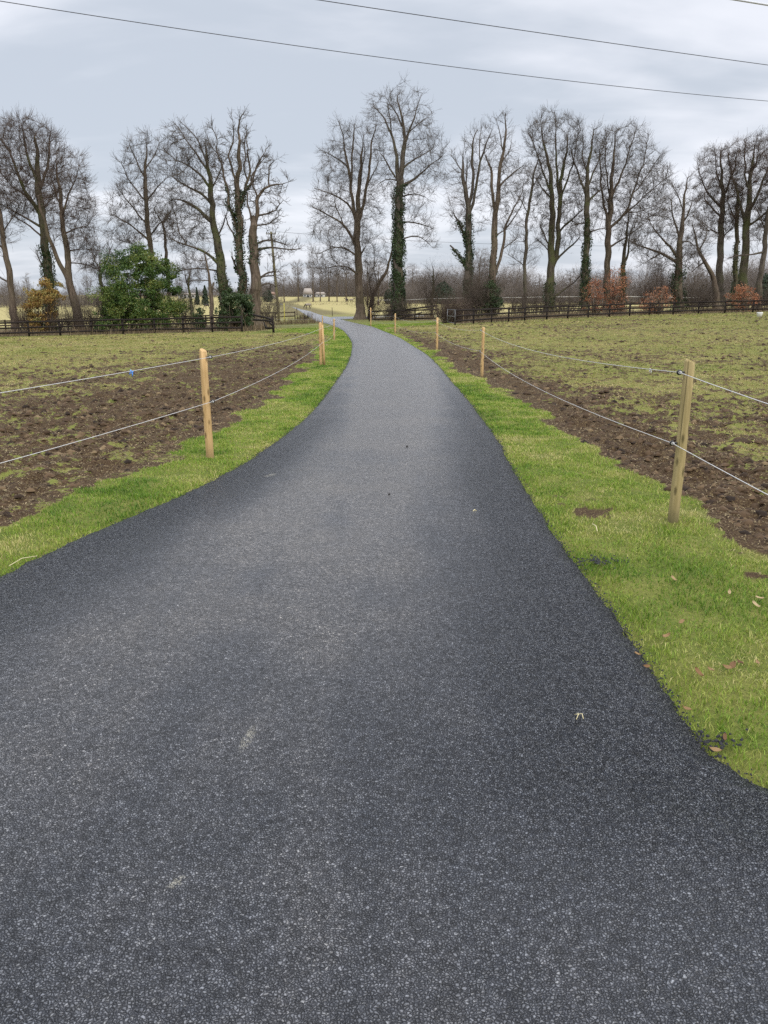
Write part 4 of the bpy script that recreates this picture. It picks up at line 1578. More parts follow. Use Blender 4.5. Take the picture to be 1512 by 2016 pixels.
make_tree('leaning bare trunk at the left edge of the photo, left of the golden shrub', 70,
          [[(30, 648, .36), (24, 590, .30), (19, 545, .27), (10, 490, .24), (0, 425, .20), (-14, 360, .14)], [(12, 500, .12), (-10, 470, .09), (-45, 440, .05)], [(21, 560, .10), (-15, 540, .07), (-50, 530, .04)],
           [(6, 455, .08), (22, 425, .05), (34, 400, .03)]],
          [(-95, 440), (-70, 340), (-20, 310), (10, 380), (40, 400), (48, 440), (30, 470), (-20, 520), (-70, 530)], 11, 'bark_brown', group=LEFT, n_att=420, twn=2.0)
make_tree('large beech rising behind the golden shrub with a dense reddish crown', 72,
          [[(100, 645, .50), (96, 560, .47), (93, 520, .43), (88, 470, .40), (81, 410, .34), (76, 365, .28), (73, 320, .20), (70, 270, .10)],
           [(84, 430, .22), (62, 395, .18), (45, 355, .14), (30, 310, .10), (10, 270, .05)], [(78, 385, .18), (92, 340, .14), (98, 300, .10), (100, 260, .05)],
           [(82, 415, .16), (58, 400, .13), (38, 380, .09), (0, 360, .05)], [(76, 365, .16), (58, 320, .12), (52, 280, .08), (45, 245, .04)],
           [(86, 450, .15), (60, 435, .11), (30, 415, .07), (5, 400, .04)], [(90, 470, .12), (65, 445, .09), (42, 432, .06), (30, 420, .03)], [(92, 545, .10), (82, 520, .08), (76, 500, .05)]],
          [(-58, 330), (-40, 260), (0, 228), (40, 220), (85, 232), (110, 258), (126, 300), (118, 360), (100, 410), (50, 440), (10, 420), (-40, 400)], 12, 'bark_moss', 'twig_red', ((480, 640, 520, .42, 60, 130),), LEFT,
          n_att=1500, kill=.8, trop=.22, twn=2.4, twup=.5, step=.5)
make_tree('twin-stemmed bare tree right of the golden shrub, its stems joined low on a flared trunk', 69,
          [[(156, 645, .48), (150, 610, .40), (141, 570, .34), (136, 545, .31), (132, 505, .27), (127, 470, .24), (121, 410, .19), (114, 360, .12), (112, 320, .06)],
           [(138, 560, .24), (127, 530, .22), (112, 497, .20), (103, 465, .18), (96, 430, .15), (90, 390, .08)],
           [(122, 430, .13), (135, 395, .09), (150, 360, .06), (160, 330, .03)], [(126, 465, .09), (150, 450, .06), (172, 445, .03)], [(130, 500, .08), (158, 490, .05), (182, 492, .03)], [(120, 400, .1), (104, 370, .07), (96, 340, .04)],
           [(133, 520, .07), (165, 520, .05), (190, 535, .03)]],
          [(92, 340), (110, 290), (135, 285), (160, 305), (178, 345), (188, 400), (192, 460), (196, 500), (188, 535), (160, 530), (140, 500), (105, 470), (85, 420)], 13, 'bark_brown', 'twig_red', (), LEFT,
          n_att=1250, kill=.8, trop=.08, twn=2.3, step=.5)
make_tree('small pollard stump tree with thin shoots between the twin-stemmed tree and the big green bush', 68,
          [[(206, 645, .20), (203, 600, .17), (200, 560, .16), (198, 540, .17)], [(198, 542, .07), (190, 520, .05), (184, 500, .03)], [(199, 542, .07), (208, 515, .05), (215, 490, .03)], [(198, 540, .06), (199, 510, .04), (197, 485, .02)]],
          [(168, 520), (180, 490), (200, 475), (222, 485), (232, 515), (222, 545), (180, 545)], 14, 'bark_moss', 'twig', ((545, 640, 60, .15, 190, 215),), LEFT, n_att=200, kill=.7, thick=.06, twn=2.2)
make_tree('slender bare tree rising straight out of the big green bush', 74,
          [[(301, 645, .33), (300, 560, .30), (298, 510, .27), (292, 450, .24), (288, 400, .21), (284, 360, .18), (287, 330, .13), (290, 290, .06)],
           [(297, 480, .12), (275, 455, .10), (255, 440, .07), (230, 425, .04)], [(291, 445, .11), (268, 420, .08), (248, 395, .06), (228, 370, .03)], [(288, 400, .10), (264, 372, .07), (245, 345, .05), (236, 320, .03)],
           [(295, 470, .09), (315, 445, .07), (335, 430, .04)], [(288, 395, .09), (312, 370, .06), (330, 350, .03)], [(286, 345, .09), (268, 310, .06), (258, 280, .03)], [(287, 335, .08), (305, 305, .05), (312, 280, .03)], [(298, 500, .07), (262, 482, .05), (225, 470, .03)]],
          [(210, 400), (232, 350), (236, 300), (262, 265), (290, 256), (318, 268), (335, 310), (340, 380), (338, 440), (315, 480), (262, 500), (222, 492), (205, 450)], 15, 'bark_brown', 'twig', (), LEFT,
          n_att=950, kill=.9, trop=.02, twn=2.0)
make_tree('thin forked bare trunk showing between the green bush and the windswept tree', 76,
          [[(333, 645, .20), (331, 560, .18), (327, 500, .16), (323, 460, .14), (321, 440, .12)], [(322, 445, .09), (332, 425, .06), (338, 408, .03)], [(321, 442, .08), (312, 425, .05), (304, 412, .03)]],
          [(298, 420), (310, 395), (330, 385), (348, 400), (352, 430), (335, 455), (305, 450)], 16, 'bark_brown', 'twig', (), LEFT, n_att=160, thick=.07, twn=1.8)
make_tree('tall windswept beech with every limb streaming to the left and a mossy lower trunk', 70,
          [[(446, 648, .60), (444, 600, .52), (440, 560, .50), (434, 520, .42), (428, 480, .36), (421, 440, .31), (418, 410, .27), (414, 370, .23), (411, 330, .17), (405, 290, .08)],
           [(420, 440, .22), (402, 425, .18), (384, 408, .15), (365, 396, .12), (340, 390, .06)], [(417, 405, .15), (398, 385, .13), (375, 370, .10), (352, 360, .07), (335, 345, .03)],
           [(413, 370, .14), (395, 345, .11), (372, 325, .08), (350, 318, .05)], [(411, 335, .12), (390, 305, .09), (365, 275, .06), (342, 242, .03)], [(410, 325, .10), (400, 290, .07), (375, 258, .05), (350, 236, .02)],
           [(430, 525, .16), (410, 500, .14), (390, 490, .11), (366, 484, .08), (345, 470, .04)], [(366, 484, .07), (352, 455, .06), (350, 430, .04)], [(432, 535, .10), (400, 528, .08), (370, 530, .06), (350, 535, .03)],
           [(414, 380, .10), (426, 350, .07), (436, 318, .04)], [(426, 470, .10), (440, 440, .07), (446, 420, .04)]],
          [(312, 470), (322, 410), (330, 360), (322, 310), (326, 262), (345, 236), (372, 250), (405, 262), (432, 290), (440, 330), (428, 380), (425, 430), (410, 470), (400, 520), (360, 545), (335, 530), (350, 500)], 17, 'bark_moss', 'twig', ((525, 645, 330, .30, 425, 470), (440, 640, 60, .12, 400, 460)), LEFT,
          n_att=1150, kill=.85, trop=.0, noise=.36, twn=2.3, twup=.25, step=.5)
make_tree('gnarled tall tree with upright jagged limbs and ivy on its twin stems', 68,
          [[(478, 648, .42), (477, 600, .40), (476, 555, .36), (473, 500, .33), (471, 455, .30), (469, 410, .26), (468, 355, .22), (470, 300, .15), (471, 255, .09), (478, 225, .04)],
           [(472, 465, .20), (462, 430, .17), (452, 395, .15), (442, 360, .12), (436, 330, .09), (428, 290, .06), (414, 240, .03)], [(470, 430, .17), (480, 395, .15), (487, 350, .12), (490, 310, .08), (484, 270, .04)],
           [(469, 385, .13), (458, 340, .11), (455, 300, .08), (462, 262, .05), (455, 228, .02)], [(478, 400, .12), (497, 350, .10), (508, 315, .07), (523, 300, .04), (530, 282, .02)],
           [(475, 545, .12), (462, 520, .10), (456, 505, .07)], [(472, 490, .10), (458, 455, .08), (445, 432, .06)], [(486, 360, .09), (478, 320, .07), (478, 290, .05), (486, 250, .02)], [(440, 350, .07), (430, 318, .05), (414, 280, .03), (402, 258, .02)]],
          [(408, 270), (412, 238), (440, 270), (452, 225), (480, 214), (488, 250), (500, 300), (530, 285), (530, 330), (520, 380), (500, 430), (480, 470), (445, 450), (430, 400), (420, 330)], 18, 'bark_brown', 'twig', ((365, 645, 260, .26, 445, 500),), LEFT,
          n_att=430, kill=1.0, trop=.15, noise=.5, twn=1.1, twl=.6, tip=.02, step=.45, wig=.09)
make_tree('thick old trunk broken off halfway, with crooked limbs reaching right over the lane', 67,
          [[(504, 648, .62), (503, 610, .52), (502, 560, .46), (501, 510, .44), (500, 480, .40), (498, 440, .32), (498, 425, .26)],
           [(499, 445, .20), (504, 415, .18), (505, 392, .16), (520, 375, .13), (528, 365, .11), (545, 362, .08), (556, 366, .05), (564, 358, .03)], [(526, 368, .09), (522, 340, .07), (528, 325, .06), (543, 318, .03)],
           [(505, 395, .10), (497, 370, .09), (492, 350, .08), (508, 330, .06), (527, 310, .03)], [(500, 490, .15), (520, 486, .12), (538, 484, .10), (555, 488, .08), (575, 492, .06), (590, 488, .03)],
           [(500, 480, .12), (522, 468, .09), (545, 475, .07), (560, 480, .04)], [(504, 425, .10), (530, 420, .08), (545, 412, .06), (562, 395, .03)], [(502, 440, .09), (525, 440, .07), (548, 432, .05), (556, 425, .03)],
           [(504, 555, .14), (515, 540, .11), (530, 532, .09), (545, 535, .06)], [(504, 578, .12), (512, 560, .10), (528, 555, .08), (543, 565, .05)], [(520, 545, .08), (534, 542, .07), (549, 540, .05), (545, 552, .03)], [(498, 440, .12), (490, 415, .10), (488, 380, .06)]],
          [(490, 370), (510, 320), (545, 315), (566, 355), (565, 395), (560, 430), (575, 470), (592, 490), (560, 505), (530, 560), (512, 560), (508, 500), (495, 440)], 19, 'bark_brown', 'twig', ((455, 500, 130, .3, 495, 545),), LEFT,
          n_att=330, kill=.9, trop=.0, noise=.55, twn=.9, twl=.6, tip=.02, step=.42, wig=.09, depth=.7)
make_tree('small broken tree with a bent hooked limb left of the dark ivy bush', 66,
          [[(418, 648, .20), (418, 600, .18), (416, 575, .20), (412, 560, .13), (409, 530, .10), (404, 500, .07)], [(417, 578, .12), (424, 566, .10), (422, 556, .09)], [(418, 572, .08), (430, 567, .06), (437, 572, .05), (437, 582, .04), (434, 592, .02)],
           [(411, 550, .06), (396, 549, .05), (378, 552, .03)]],
          [(372, 555), (380, 500), (400, 470), (420, 490), (425, 540), (405, 560)], 20, 'bark_brown', 'twig', (), LEFT, n_att=150, thick=.06, twn=1.6)
make_tree('thin crooked tree between the green bush and the small broken tree', 67,
          [[(380, 648, .15), (377, 610, .13), (374, 590, .12), (370, 575, .11), (374, 550, .08), (376, 530, .05)], [(371, 578, .06), (366, 555, .04), (362, 530, .03)]],
          [(345, 545), (355, 510), (375, 500), (392, 520), (392, 560), (370, 580), (350, 570)], 21, 'bark_moss', 'twig', ((575, 645, 60, .14, 365, 390),), LEFT, n_att=170, thick=.055, twn=2.2)

make_tree('tall bare tree at the bend of the path with five upright leaders and drooping limbs', 91,
          [[(709, 626, .62), (708, 590, .50), (706, 530, .46), (704, 490, .44), (703, 450, .40), (704, 425, .34), (706, 390, .25), (708, 340, .20), (714, 298, .11), (716, 268, .04)],
           [(703, 452, .26), (697, 425, .24), (694, 395, .22), (690, 355, .19), (684, 325, .16), (679, 300, .12), (675, 260, .08), (664, 236, .03)],
           [(704, 440, .24), (712, 415, .21), (720, 385, .19), (725, 350, .17), (729, 310, .14), (735, 270, .10), (740, 248, .04)],
           [(691, 360, .15), (693, 320, .13), (695, 280, .11), (696, 243, .07)],
           [(705, 492, .22), (698, 480, .19), (688, 462, .16), (678, 445, .14), (658, 432, .11), (638, 421, .08), (618, 412, .05)],
           [(697, 420, .15), (688, 400, .13), (672, 390, .10), (650, 383, .08), (622, 376, .04)], [(684, 330, .11), (672, 318, .09), (655, 308, .06), (632, 300, .03)],
           [(706, 510, .15), (694, 498, .12), (676, 488, .09), (655, 490, .07), (630, 502, .03)], [(707, 540, .14), (695, 525, .11), (670, 520, .08), (645, 528, .05), (618, 528, .03)], [(722, 372, .10), (735, 345, .07), (744, 318, .04)],
           [(709, 530, .14), (712, 505, .12), (717, 490, .10)], [(706, 400, .10), (712, 350, .09), (716, 310, .07), (718, 285, .03)], [(680, 446, .08), (662, 410, .06), (660, 390, .04)]],
          [(612, 420), (628, 370), (625, 310), (655, 265), (668, 232), (700, 232), (735, 238), (752, 262), (750, 330), (748, 400), (742, 480), (730, 520), (700, 540), (640, 545), (606, 535), (610, 480)], 31, 'bark_brown', 'twig', (), MID,
          n_att=1150, kill=1.0, trop=.02, noise=.3, twn=1.9, twl=.9, twup=.2)
make_tree('thin tree leaning right from the foot of the five-leader tree across the ivy tree', 93,
          [[(726, 618, .27), (731, 597, .24), (739, 569, .22), (750, 550, .20), (760, 538, .17), (768, 515, .13), (773, 485, .09), (776, 445, .05)], [(733, 590, .10), (728, 560, .07), (724, 530, .04)], [(742, 565, .07), (735, 530, .05), (738, 490, .03)]],
          [(716, 560), (716, 500), (728, 470), (760, 470), (778, 430), (784, 480), (770, 530), (745, 570)], 32, 'bark_brown', 'twig', (), MID, n_att=220, thick=.07, twn=1.7)
make_tree('tallest tree of all, its straight trunk clad in dense dark ivy beneath a domed crown', 86,
          [[(785, 628, .66), (784, 580, .60), (784, 500, .56), (785, 440, .52), (786, 400, .50), (785, 365, .46), (789, 345, .34), (793, 320, .28), (796, 285, .22), (795, 250, .17), (790, 220, .11), (781, 190, .05)],
           [(784, 368, .28), (780, 330, .24), (776, 295, .19), (771, 262, .15), (760, 235, .10), (748, 215, .06), (732, 200, .03)], [(795, 290, .16), (806, 255, .13), (814, 230, .09), (825, 200, .05), (832, 182, .03)],
           [(786, 372, .22), (800, 364, .18), (818, 355, .14), (832, 342, .11), (842, 326, .08), (860, 318, .05), (872, 305, .03)], [(792, 340, .15), (806, 322, .12), (822, 308, .09), (842, 298, .06), (862, 278, .03)],
           [(783, 355, .14), (772, 345, .12), (766, 325, .10), (758, 308, .08), (748, 298, .04)], [(771, 265, .09), (766, 235, .07), (764, 205, .04)], [(795, 255, .11), (783, 228, .08), (768, 205, .05), (756, 190, .02)],
           [(788, 392, .11), (803, 388, .10), (815, 382, .07), (835, 388, .04)], [(787, 440, .12), (806, 436, .10), (828, 440, .08), (850, 446, .04)], [(786, 480, .12), (800, 468, .10), (818, 462, .08), (838, 472, .05), (852, 488, .02)], [(784, 360, .10), (770, 352, .08), (752, 354, .05), (742, 366, .03)],
           [(805, 258, .08), (824, 238, .06), (845, 228, .03)]],
          [(724, 225), (718, 195), (742, 172), (785, 163), (825, 172), (845, 195), (860, 235), (875, 275), (884, 318), (868, 350), (850, 390), (855, 430), (858, 485), (830, 480), (800, 440), (770, 410), (745, 385), (738, 330), (748, 270), (735, 240)], 33, 'bark_grey', 'twig', ((360, 625, 900, .50, 765, 805), (440, 625, 260, .30, 765, 805)), MID,
          n_att=1300, kill=1.0, trop=.04, noise=.34, twn=1.5, twl=.8, twup=.2)

make_tree('bare tree with three upright leaders and shaggy ivy on its leaning stubs', 84,
          [[(926, 620, .46), (922, 575, .44), (921, 540, .42), (923, 475, .38), (922, 420, .33), (919, 385, .24), (913, 355, .19), (909, 330, .14), (911, 306, .06)],
           [(923, 425, .22), (928, 390, .20), (933, 350, .17), (931, 305, .14), (930, 280, .10), (940, 252, .04)], [(925, 435, .20), (932, 405, .18), (940, 360, .15), (946, 315, .12), (955, 285, .08), (964, 262, .03)],
           [(920, 480, .18), (912, 460, .16), (904, 440, .14), (896, 424, .10)], [(919, 535, .17), (908, 510, .15), (898, 494, .13), (886, 482, .10)], [(919, 390, .10), (920, 350, .09), (919, 322, .05)], [(910, 340, .08), (900, 325, .06), (888, 305, .03)], [(946, 318, .08), (944, 280, .06), (948, 252, .03)]],
          [(880, 340), (895, 300), (915, 265), (942, 238), (965, 250), (966, 300), (955, 350), (945, 400), (945, 440), (925, 460), (890, 450), (872, 420), (880, 380)], 41, 'bark_grey', 'twig', ((415, 620, 400, .42, 880, 940),), RIGHT,
          n_att=650, kill=.95, trop=.12, noise=.34, twn=1.6, twl=.8)
make_tree('tall forked tree with a crooked side stem leaning right from its ivy-dark base', 82,
          [[(968, 625, .46), (969, 580, .42), (970, 530, .38), (973, 470, .34), (976, 415, .29), (981, 370, .22), (985, 330, .18), (991, 295, .15), (996, 260, .10), (996, 222, .04)],
           [(975, 420, .20), (970, 380, .18), (968, 345, .15), (965, 320, .11), (955, 300, .05)], [(982, 378, .13), (992, 358, .11), (1008, 342, .09), (1022, 332, .07), (1034, 322, .03)],
           [(973, 556, .20), (982, 530, .19), (990, 500, .18), (996, 470, .17), (1000, 448, .15), (1008, 425, .12), (1020, 400, .09), (1040, 366, .04)], [(999, 450, .10), (1012, 435, .08), (1025, 410, .05), (1034, 388, .03)], [(992, 296, .08), (985, 265, .06), (975, 238, .03)], [(991, 490, .07), (1002, 478, .06), (1022, 468, .03)],
           [(978, 470, .10), (984, 458, .08), (995, 452, .05)], [(988, 320, .09), (1002, 300, .06), (1008, 282, .03)]],
          [(952, 320), (962, 270), (978, 235), (996, 218), (1010, 240), (1014, 290), (1034, 318), (1036, 350), (1044, 365), (1030, 410), (1010, 450), (985, 470), (962, 440), (955, 380)], 42, 'bark_brown', 'twig', ((550, 620, 420, .55, 955, 985), (440, 560, 30, .1, 960, 980)), RIGHT,
          n_att=650, kill=.95, trop=.1, noise=.34, twn=1.6, twl=.8)
make_tree('slim straight tree between the forked tree and the large right-hand beech', 88,
          [[(1033, 612, .26), (1033, 570, .22), (1034, 510, .20), (1037, 440, .18), (1042, 400, .16), (1047, 367, .14), (1054, 335, .10), (1060, 312, .05)], [(1040, 415, .07), (1028, 395, .05), (1018, 380, .03)], [(1045, 375, .07), (1060, 352, .05), (1070, 335, .03)], [(1034, 525, .06), (1018, 510, .04), (1004, 500, .03)]],
          [(1004, 460), (1015, 380), (1040, 330), (1062, 305), (1074, 340), (1070, 400), (1060, 450), (1055, 520), (1010, 530)], 43, 'bark_grey', 'twig', (), RIGHT, n_att=330, thick=.07, twn=1.9)
make_tree('broad beech with two parallel trunks and a fan-shaped crown, ivy round its foot', 88,
          [[(1080, 612, .62), (1082, 570, .52), (1085, 520, .44), (1086, 470, .38), (1087, 420, .33), (1087, 380, .28), (1083, 340, .20), (1075, 300, .13), (1065, 255, .06)],
           [(1085, 540, .34), (1094, 515, .33), (1099, 480, .32), (1102, 430, .30), (1102, 390, .27), (1106, 350, .22), (1112, 310, .15), (1118, 270, .08)],
           [(1102, 395, .17), (1095, 355, .15), (1092, 310, .12), (1090, 260, .07), (1085, 228, .03)], [(1086, 385, .15), (1076, 355, .12), (1066, 325, .10), (1055, 285, .06), (1044, 250, .03)], [(1103, 390, .15), (1115, 360, .12), (1126, 325, .09), (1134, 285, .05), (1140, 250, .03)],
           [(1100, 455, .15), (1112, 440, .13), (1126, 428, .10), (1142, 415, .06)], [(1097, 520, .15), (1112, 498, .13), (1128, 482, .11), (1144, 466, .07)], [(1086, 480, .11), (1074, 462, .09), (1066, 445, .06)], [(1082, 392, .12), (1068, 375, .09), (1052, 355, .05)],
           [(1084, 500, .08), (1072, 482, .07), (1060, 470, .05)], [(1086, 590, .15), (1105, 575, .13), (1125, 560, .10), (1142, 540, .05)]],
          [(1030, 300), (1032, 250), (1050, 225), (1075, 216), (1110, 222), (1140, 232), (1152, 270), (1150, 330), (1140, 390), (1145, 440), (1125, 480), (1085, 490), (1055, 475), (1058, 400), (1042, 350)], 44, 'bark_moss', 'twig', ((555, 615, 420, .32, 1060, 1095),), RIGHT,
          n_att=1200, kill=.9, trop=.2, twn=2.2, twup=.5, step=.52)
make_tree('straight tree ivy-wrapped to half its height, between fan-shaped beech and pale-trunked beech', 86,
          [[(1151, 612, .44), (1152, 570, .40), (1154, 510, .38), (1156, 450, .36), (1156, 410, .32), (1155, 370, .27), (1158, 330, .18), (1164, 290, .10), (1168, 255, .05)],
           [(1155, 385, .16), (1145, 355, .13), (1135, 325, .09), (1128, 290, .05)], [(1156, 400, .16), (1168, 388, .13), (1182, 375, .10), (1196, 360, .05)], [(1156, 372, .14), (1168, 345, .11), (1180, 315, .08), (1188, 280, .04)], [(1155, 440, .12), (1140, 435, .09), (1125, 445, .05)], [(1156, 455, .12), (1172, 448, .09), (1190, 450, .05)], [(1154, 350, .1), (1148, 310, .08), (1150, 270, .04)]],
          [(1122, 330), (1130, 270), (1150, 238), (1180, 240), (1200, 270), (1204, 340), (1200, 400), (1195, 460), (1165, 475), (1130, 465), (1128, 400)], 45, 'bark_moss', 'twig', ((420, 612, 420, .38, 1135, 1175),), RIGHT,
          n_att=760, kill=.92, trop=.15, twn=2.0, twup=.4)
make_tree('wide-crowned beech with a pale straight trunk above the rust-leaved saplings', 87,
          [[(1194, 612, .46), (1195, 570, .40), (1196, 520, .38), (1197, 470, .36), (1200, 430, .33), (1202, 390, .29), (1205, 350, .20), (1208, 300, .12), (1212, 260, .05)],
           [(1199, 445, .20), (1192, 420, .18), (1186, 390, .14), (1180, 350, .10), (1176, 300, .05)], [(1198, 455, .18), (1215, 440, .16), (1230, 420, .14), (1240, 390, .12), (1252, 350, .09), (1262, 310, .06), (1268, 270, .03)], [(1202, 395, .17), (1215, 365, .14), (1228, 330, .11), (1240, 290, .07), (1250, 255, .03)],
           [(1228, 424, .12), (1248, 405, .10), (1270, 385, .08), (1295, 362, .05), (1315, 345, .03)], [(1197, 485, .14), (1214, 475, .11), (1234, 465, .08), (1252, 450, .05)], [(1202, 400, .12), (1196, 360, .10), (1194, 310, .07), (1196, 265, .03)], [(1242, 385, .09), (1265, 360, .07), (1285, 330, .05), (1300, 305, .03)], [(1236, 415, .08), (1262, 415, .06), (1290, 405, .04), (1318, 395, .02)]],
          [(1165, 330), (1172, 270), (1195, 240), (1230, 235), (1262, 238), (1275, 270), (1300, 300), (1320, 340), (1325, 380), (1310, 420), (1270, 440), (1245, 480), (1205, 470), (1180, 420)], 46, 'bark_brown', 'twig', ((545, 612, 110, .15, 1180, 1210),), RIGHT,
          n_att=1250, kill=.92, trop=.12, twn=2.1, twup=.4, step=.52)
make_tree('short dark twin-stemmed tree right of the pale-trunked beech', 90,
          [[(1226, 612, .36), (1226, 560, .33), (1227, 530, .30), (1228, 505, .22), (1230, 480, .17), (1236, 450, .12), (1238, 420, .06)], [(1228, 530, .18), (1236, 510, .15), (1241, 485, .12), (1238, 468, .08), (1246, 440, .04)]],
          [(1212, 450), (1222, 410), (1250, 400), (1268, 430), (1270, 480), (1250, 500), (1215, 490)], 47, 'bark_moss', 'twig', ((510, 612, 130, .2, 1215, 1245),), RIGHT, n_att=260, twn=2.0)
make_tree('low spreading tree with long left-reaching boughs and a bushy ivy trunk', 82,
          [[(1338, 628, .50), (1337, 590, .46), (1335, 545, .42), (1337, 500, .34), (1341, 460, .26), (1344, 425, .18), (1348, 390, .12), (1353, 350, .05)],
           [(1334, 520, .20), (1318, 505, .17), (1300, 496, .14), (1280, 486, .11), (1262, 480, .08), (1250, 466, .04)], [(1333, 505, .18), (1320, 488, .15), (1308, 472, .12), (1298, 462, .09), (1285, 440, .05), (1280, 415, .03)], [(1341, 465, .14), (1330, 440, .11), (1318, 415, .08), (1312, 395, .04)], [(1342, 450, .11), (1355, 425, .09), (1366, 395, .05)],
           [(1340, 480, .11), (1354, 470, .09), (1368, 478, .06), (1376, 490, .03)], [(1345, 420, .08), (1335, 385, .06), (1328, 360, .03)], [(1302, 497, .08), (1282, 510, .06), (1265, 520, .03)]],
          [(1246, 490), (1262, 430), (1290, 400), (1310, 370), (1345, 340), (1365, 350), (1372, 400), (1378, 460), (1385, 520), (1350, 520), (1310, 530), (1270, 535)], 48, 'bark_brown', 'twig', ((515, 625, 520, .75, 1315, 1360), (470, 560, 60, .25, 1310, 1360)), RIGHT,
          n_att=900, kill=.9, trop=.05, noise=.4, twn=2.1)
make_tree('dark leaning crooked tree with pale broken boughs right of the bushy ivy trunk', 84,
          [[(1412, 622, .42), (1411, 580, .38), (1409, 560, .32), (1402, 545, .26), (1393, 525, .22), (1384, 508, .19), (1377, 498, .15), (1370, 470, .10), (1362, 440, .05)], [(1390, 518, .10), (1378, 525, .08), (1364, 535, .05)], [(1380, 500, .09), (1392, 470, .07), (1396, 445, .04)]],
          [(1350, 470), (1360, 425), (1385, 425), (1402, 450), (1402, 500), (1385, 530), (1360, 540)], 49, 'bark_brown', 'twig', (), RIGHT, n_att=300, twn=2.0)
make_tree('tall beech with dark rounded crown, left of the dense pair near the right edge', 88,
          [[(1417, 610, .48), (1417, 560, .42), (1418, 500, .38), (1420, 450, .34), (1423, 405, .28), (1422, 370, .20), (1420, 330, .12), (1418, 295, .05)],
           [(1422, 410, .17), (1408, 395, .14), (1395, 375, .11), (1385, 345, .07), (1380, 315, .03)], [(1423, 395, .15), (1434, 365, .12), (1442, 330, .08), (1446, 295, .04)], [(1420, 430, .12), (1400, 415, .10), (1382, 400, .06), (1372, 385, .03)], [(1422, 375, .12), (1410, 345, .09), (1402, 315, .06), (1400, 292, .03)], [(1419, 460, .10), (1400, 450, .08), (1380, 455, .05)], [(1419, 470, .1), (1434, 455, .08), (1450, 445, .05)]],
          [(1368, 380), (1372, 320), (1390, 288), (1425, 280), (1452, 285), (1460, 330), (1455, 390), (1450, 450), (1425, 470), (1385, 480), (1372, 440)], 50, 'bark_grey', 'twig_red', ((565, 612, 150, .2, 1400, 1435),), RIGHT,
          n_att=1300, kill=.8, trop=.18, twn=2.4, twup=.5, step=.5)
make_tree('tallest dense beech near the right edge, a fan of limbs above a mossy pale trunk', 86,
          [[(1462, 608, .52), (1463, 560, .48), (1466, 510, .45), (1469, 460, .42), (1472, 420, .36), (1475, 380, .26), (1480, 335, .16), (1484, 290, .07)],
           [(1470, 440, .22), (1460, 405, .18), (1452, 365, .14), (1446, 325, .09), (1442, 290, .04)], [(1472, 425, .20), (1487, 395, .17), (1498, 360, .13), (1508, 320, .08), (1514, 285, .04)], [(1474, 400, .16), (1468, 360, .13), (1464, 315, .09), (1462, 275, .04)], [(1470, 450, .16), (1490, 435, .13), (1510, 410, .09), (1530, 385, .05)], [(1467, 500, .12), (1448, 503, .10), (1434, 508, .06)], [(1478, 350, .1), (1492, 315, .07), (1498, 280, .04)]],
          [(1432, 350), (1436, 295), (1462, 268), (1500, 262), (1535, 275), (1552, 330), (1545, 400), (1520, 440), (1480, 470), (1448, 440)], 51, 'bark_moss', 'twig_red', (), RIGHT,
          n_att=1450, kill=.8, trop=.2, twn=2.4, twup=.5, step=.5)
make_tree('slender dark trunk standing close left of the mossy beech near the right edge', 91,
          [[(1447, 610, .34), (1447, 560, .30), (1449, 500, .27), (1451, 450, .24), (1452, 410, .19), (1450, 360, .10)], [(1451, 440, .09), (1440, 415, .07), (1432, 395, .04)], [(1452, 430, .09), (1462, 400, .06), (1466, 370, .03)]],
          [(1425, 400), (1435, 350), (1460, 340), (1475, 380), (1470, 440), (1440, 450)], 52, 'bark_moss', 'twig', ((470, 610, 160, .25, 1435, 1465),), RIGHT, n_att=250, twn=2.0)
make_tree('grey trunk leaning right at the very right edge of the photo', 84,
          [[(1491, 612, .40), (1494, 575, .33), (1499, 530, .29), (1505, 490, .26), (1509, 450, .24), (1514, 400, .20), (1522, 350, .12)], [(1505, 492, .13), (1485, 498, .11), (1462, 502, .09), (1440, 505, .05)], [(1510, 450, .1), (1500, 425, .07), (1494, 405, .04)]],
          [(1488, 420), (1495, 380), (1520, 320), (1550, 330), (1555, 420), (1530, 480), (1490, 480), (1455, 510)], 53, 'bark_grey', 'twig', (), RIGHT, n_att=350, twn=2.0)
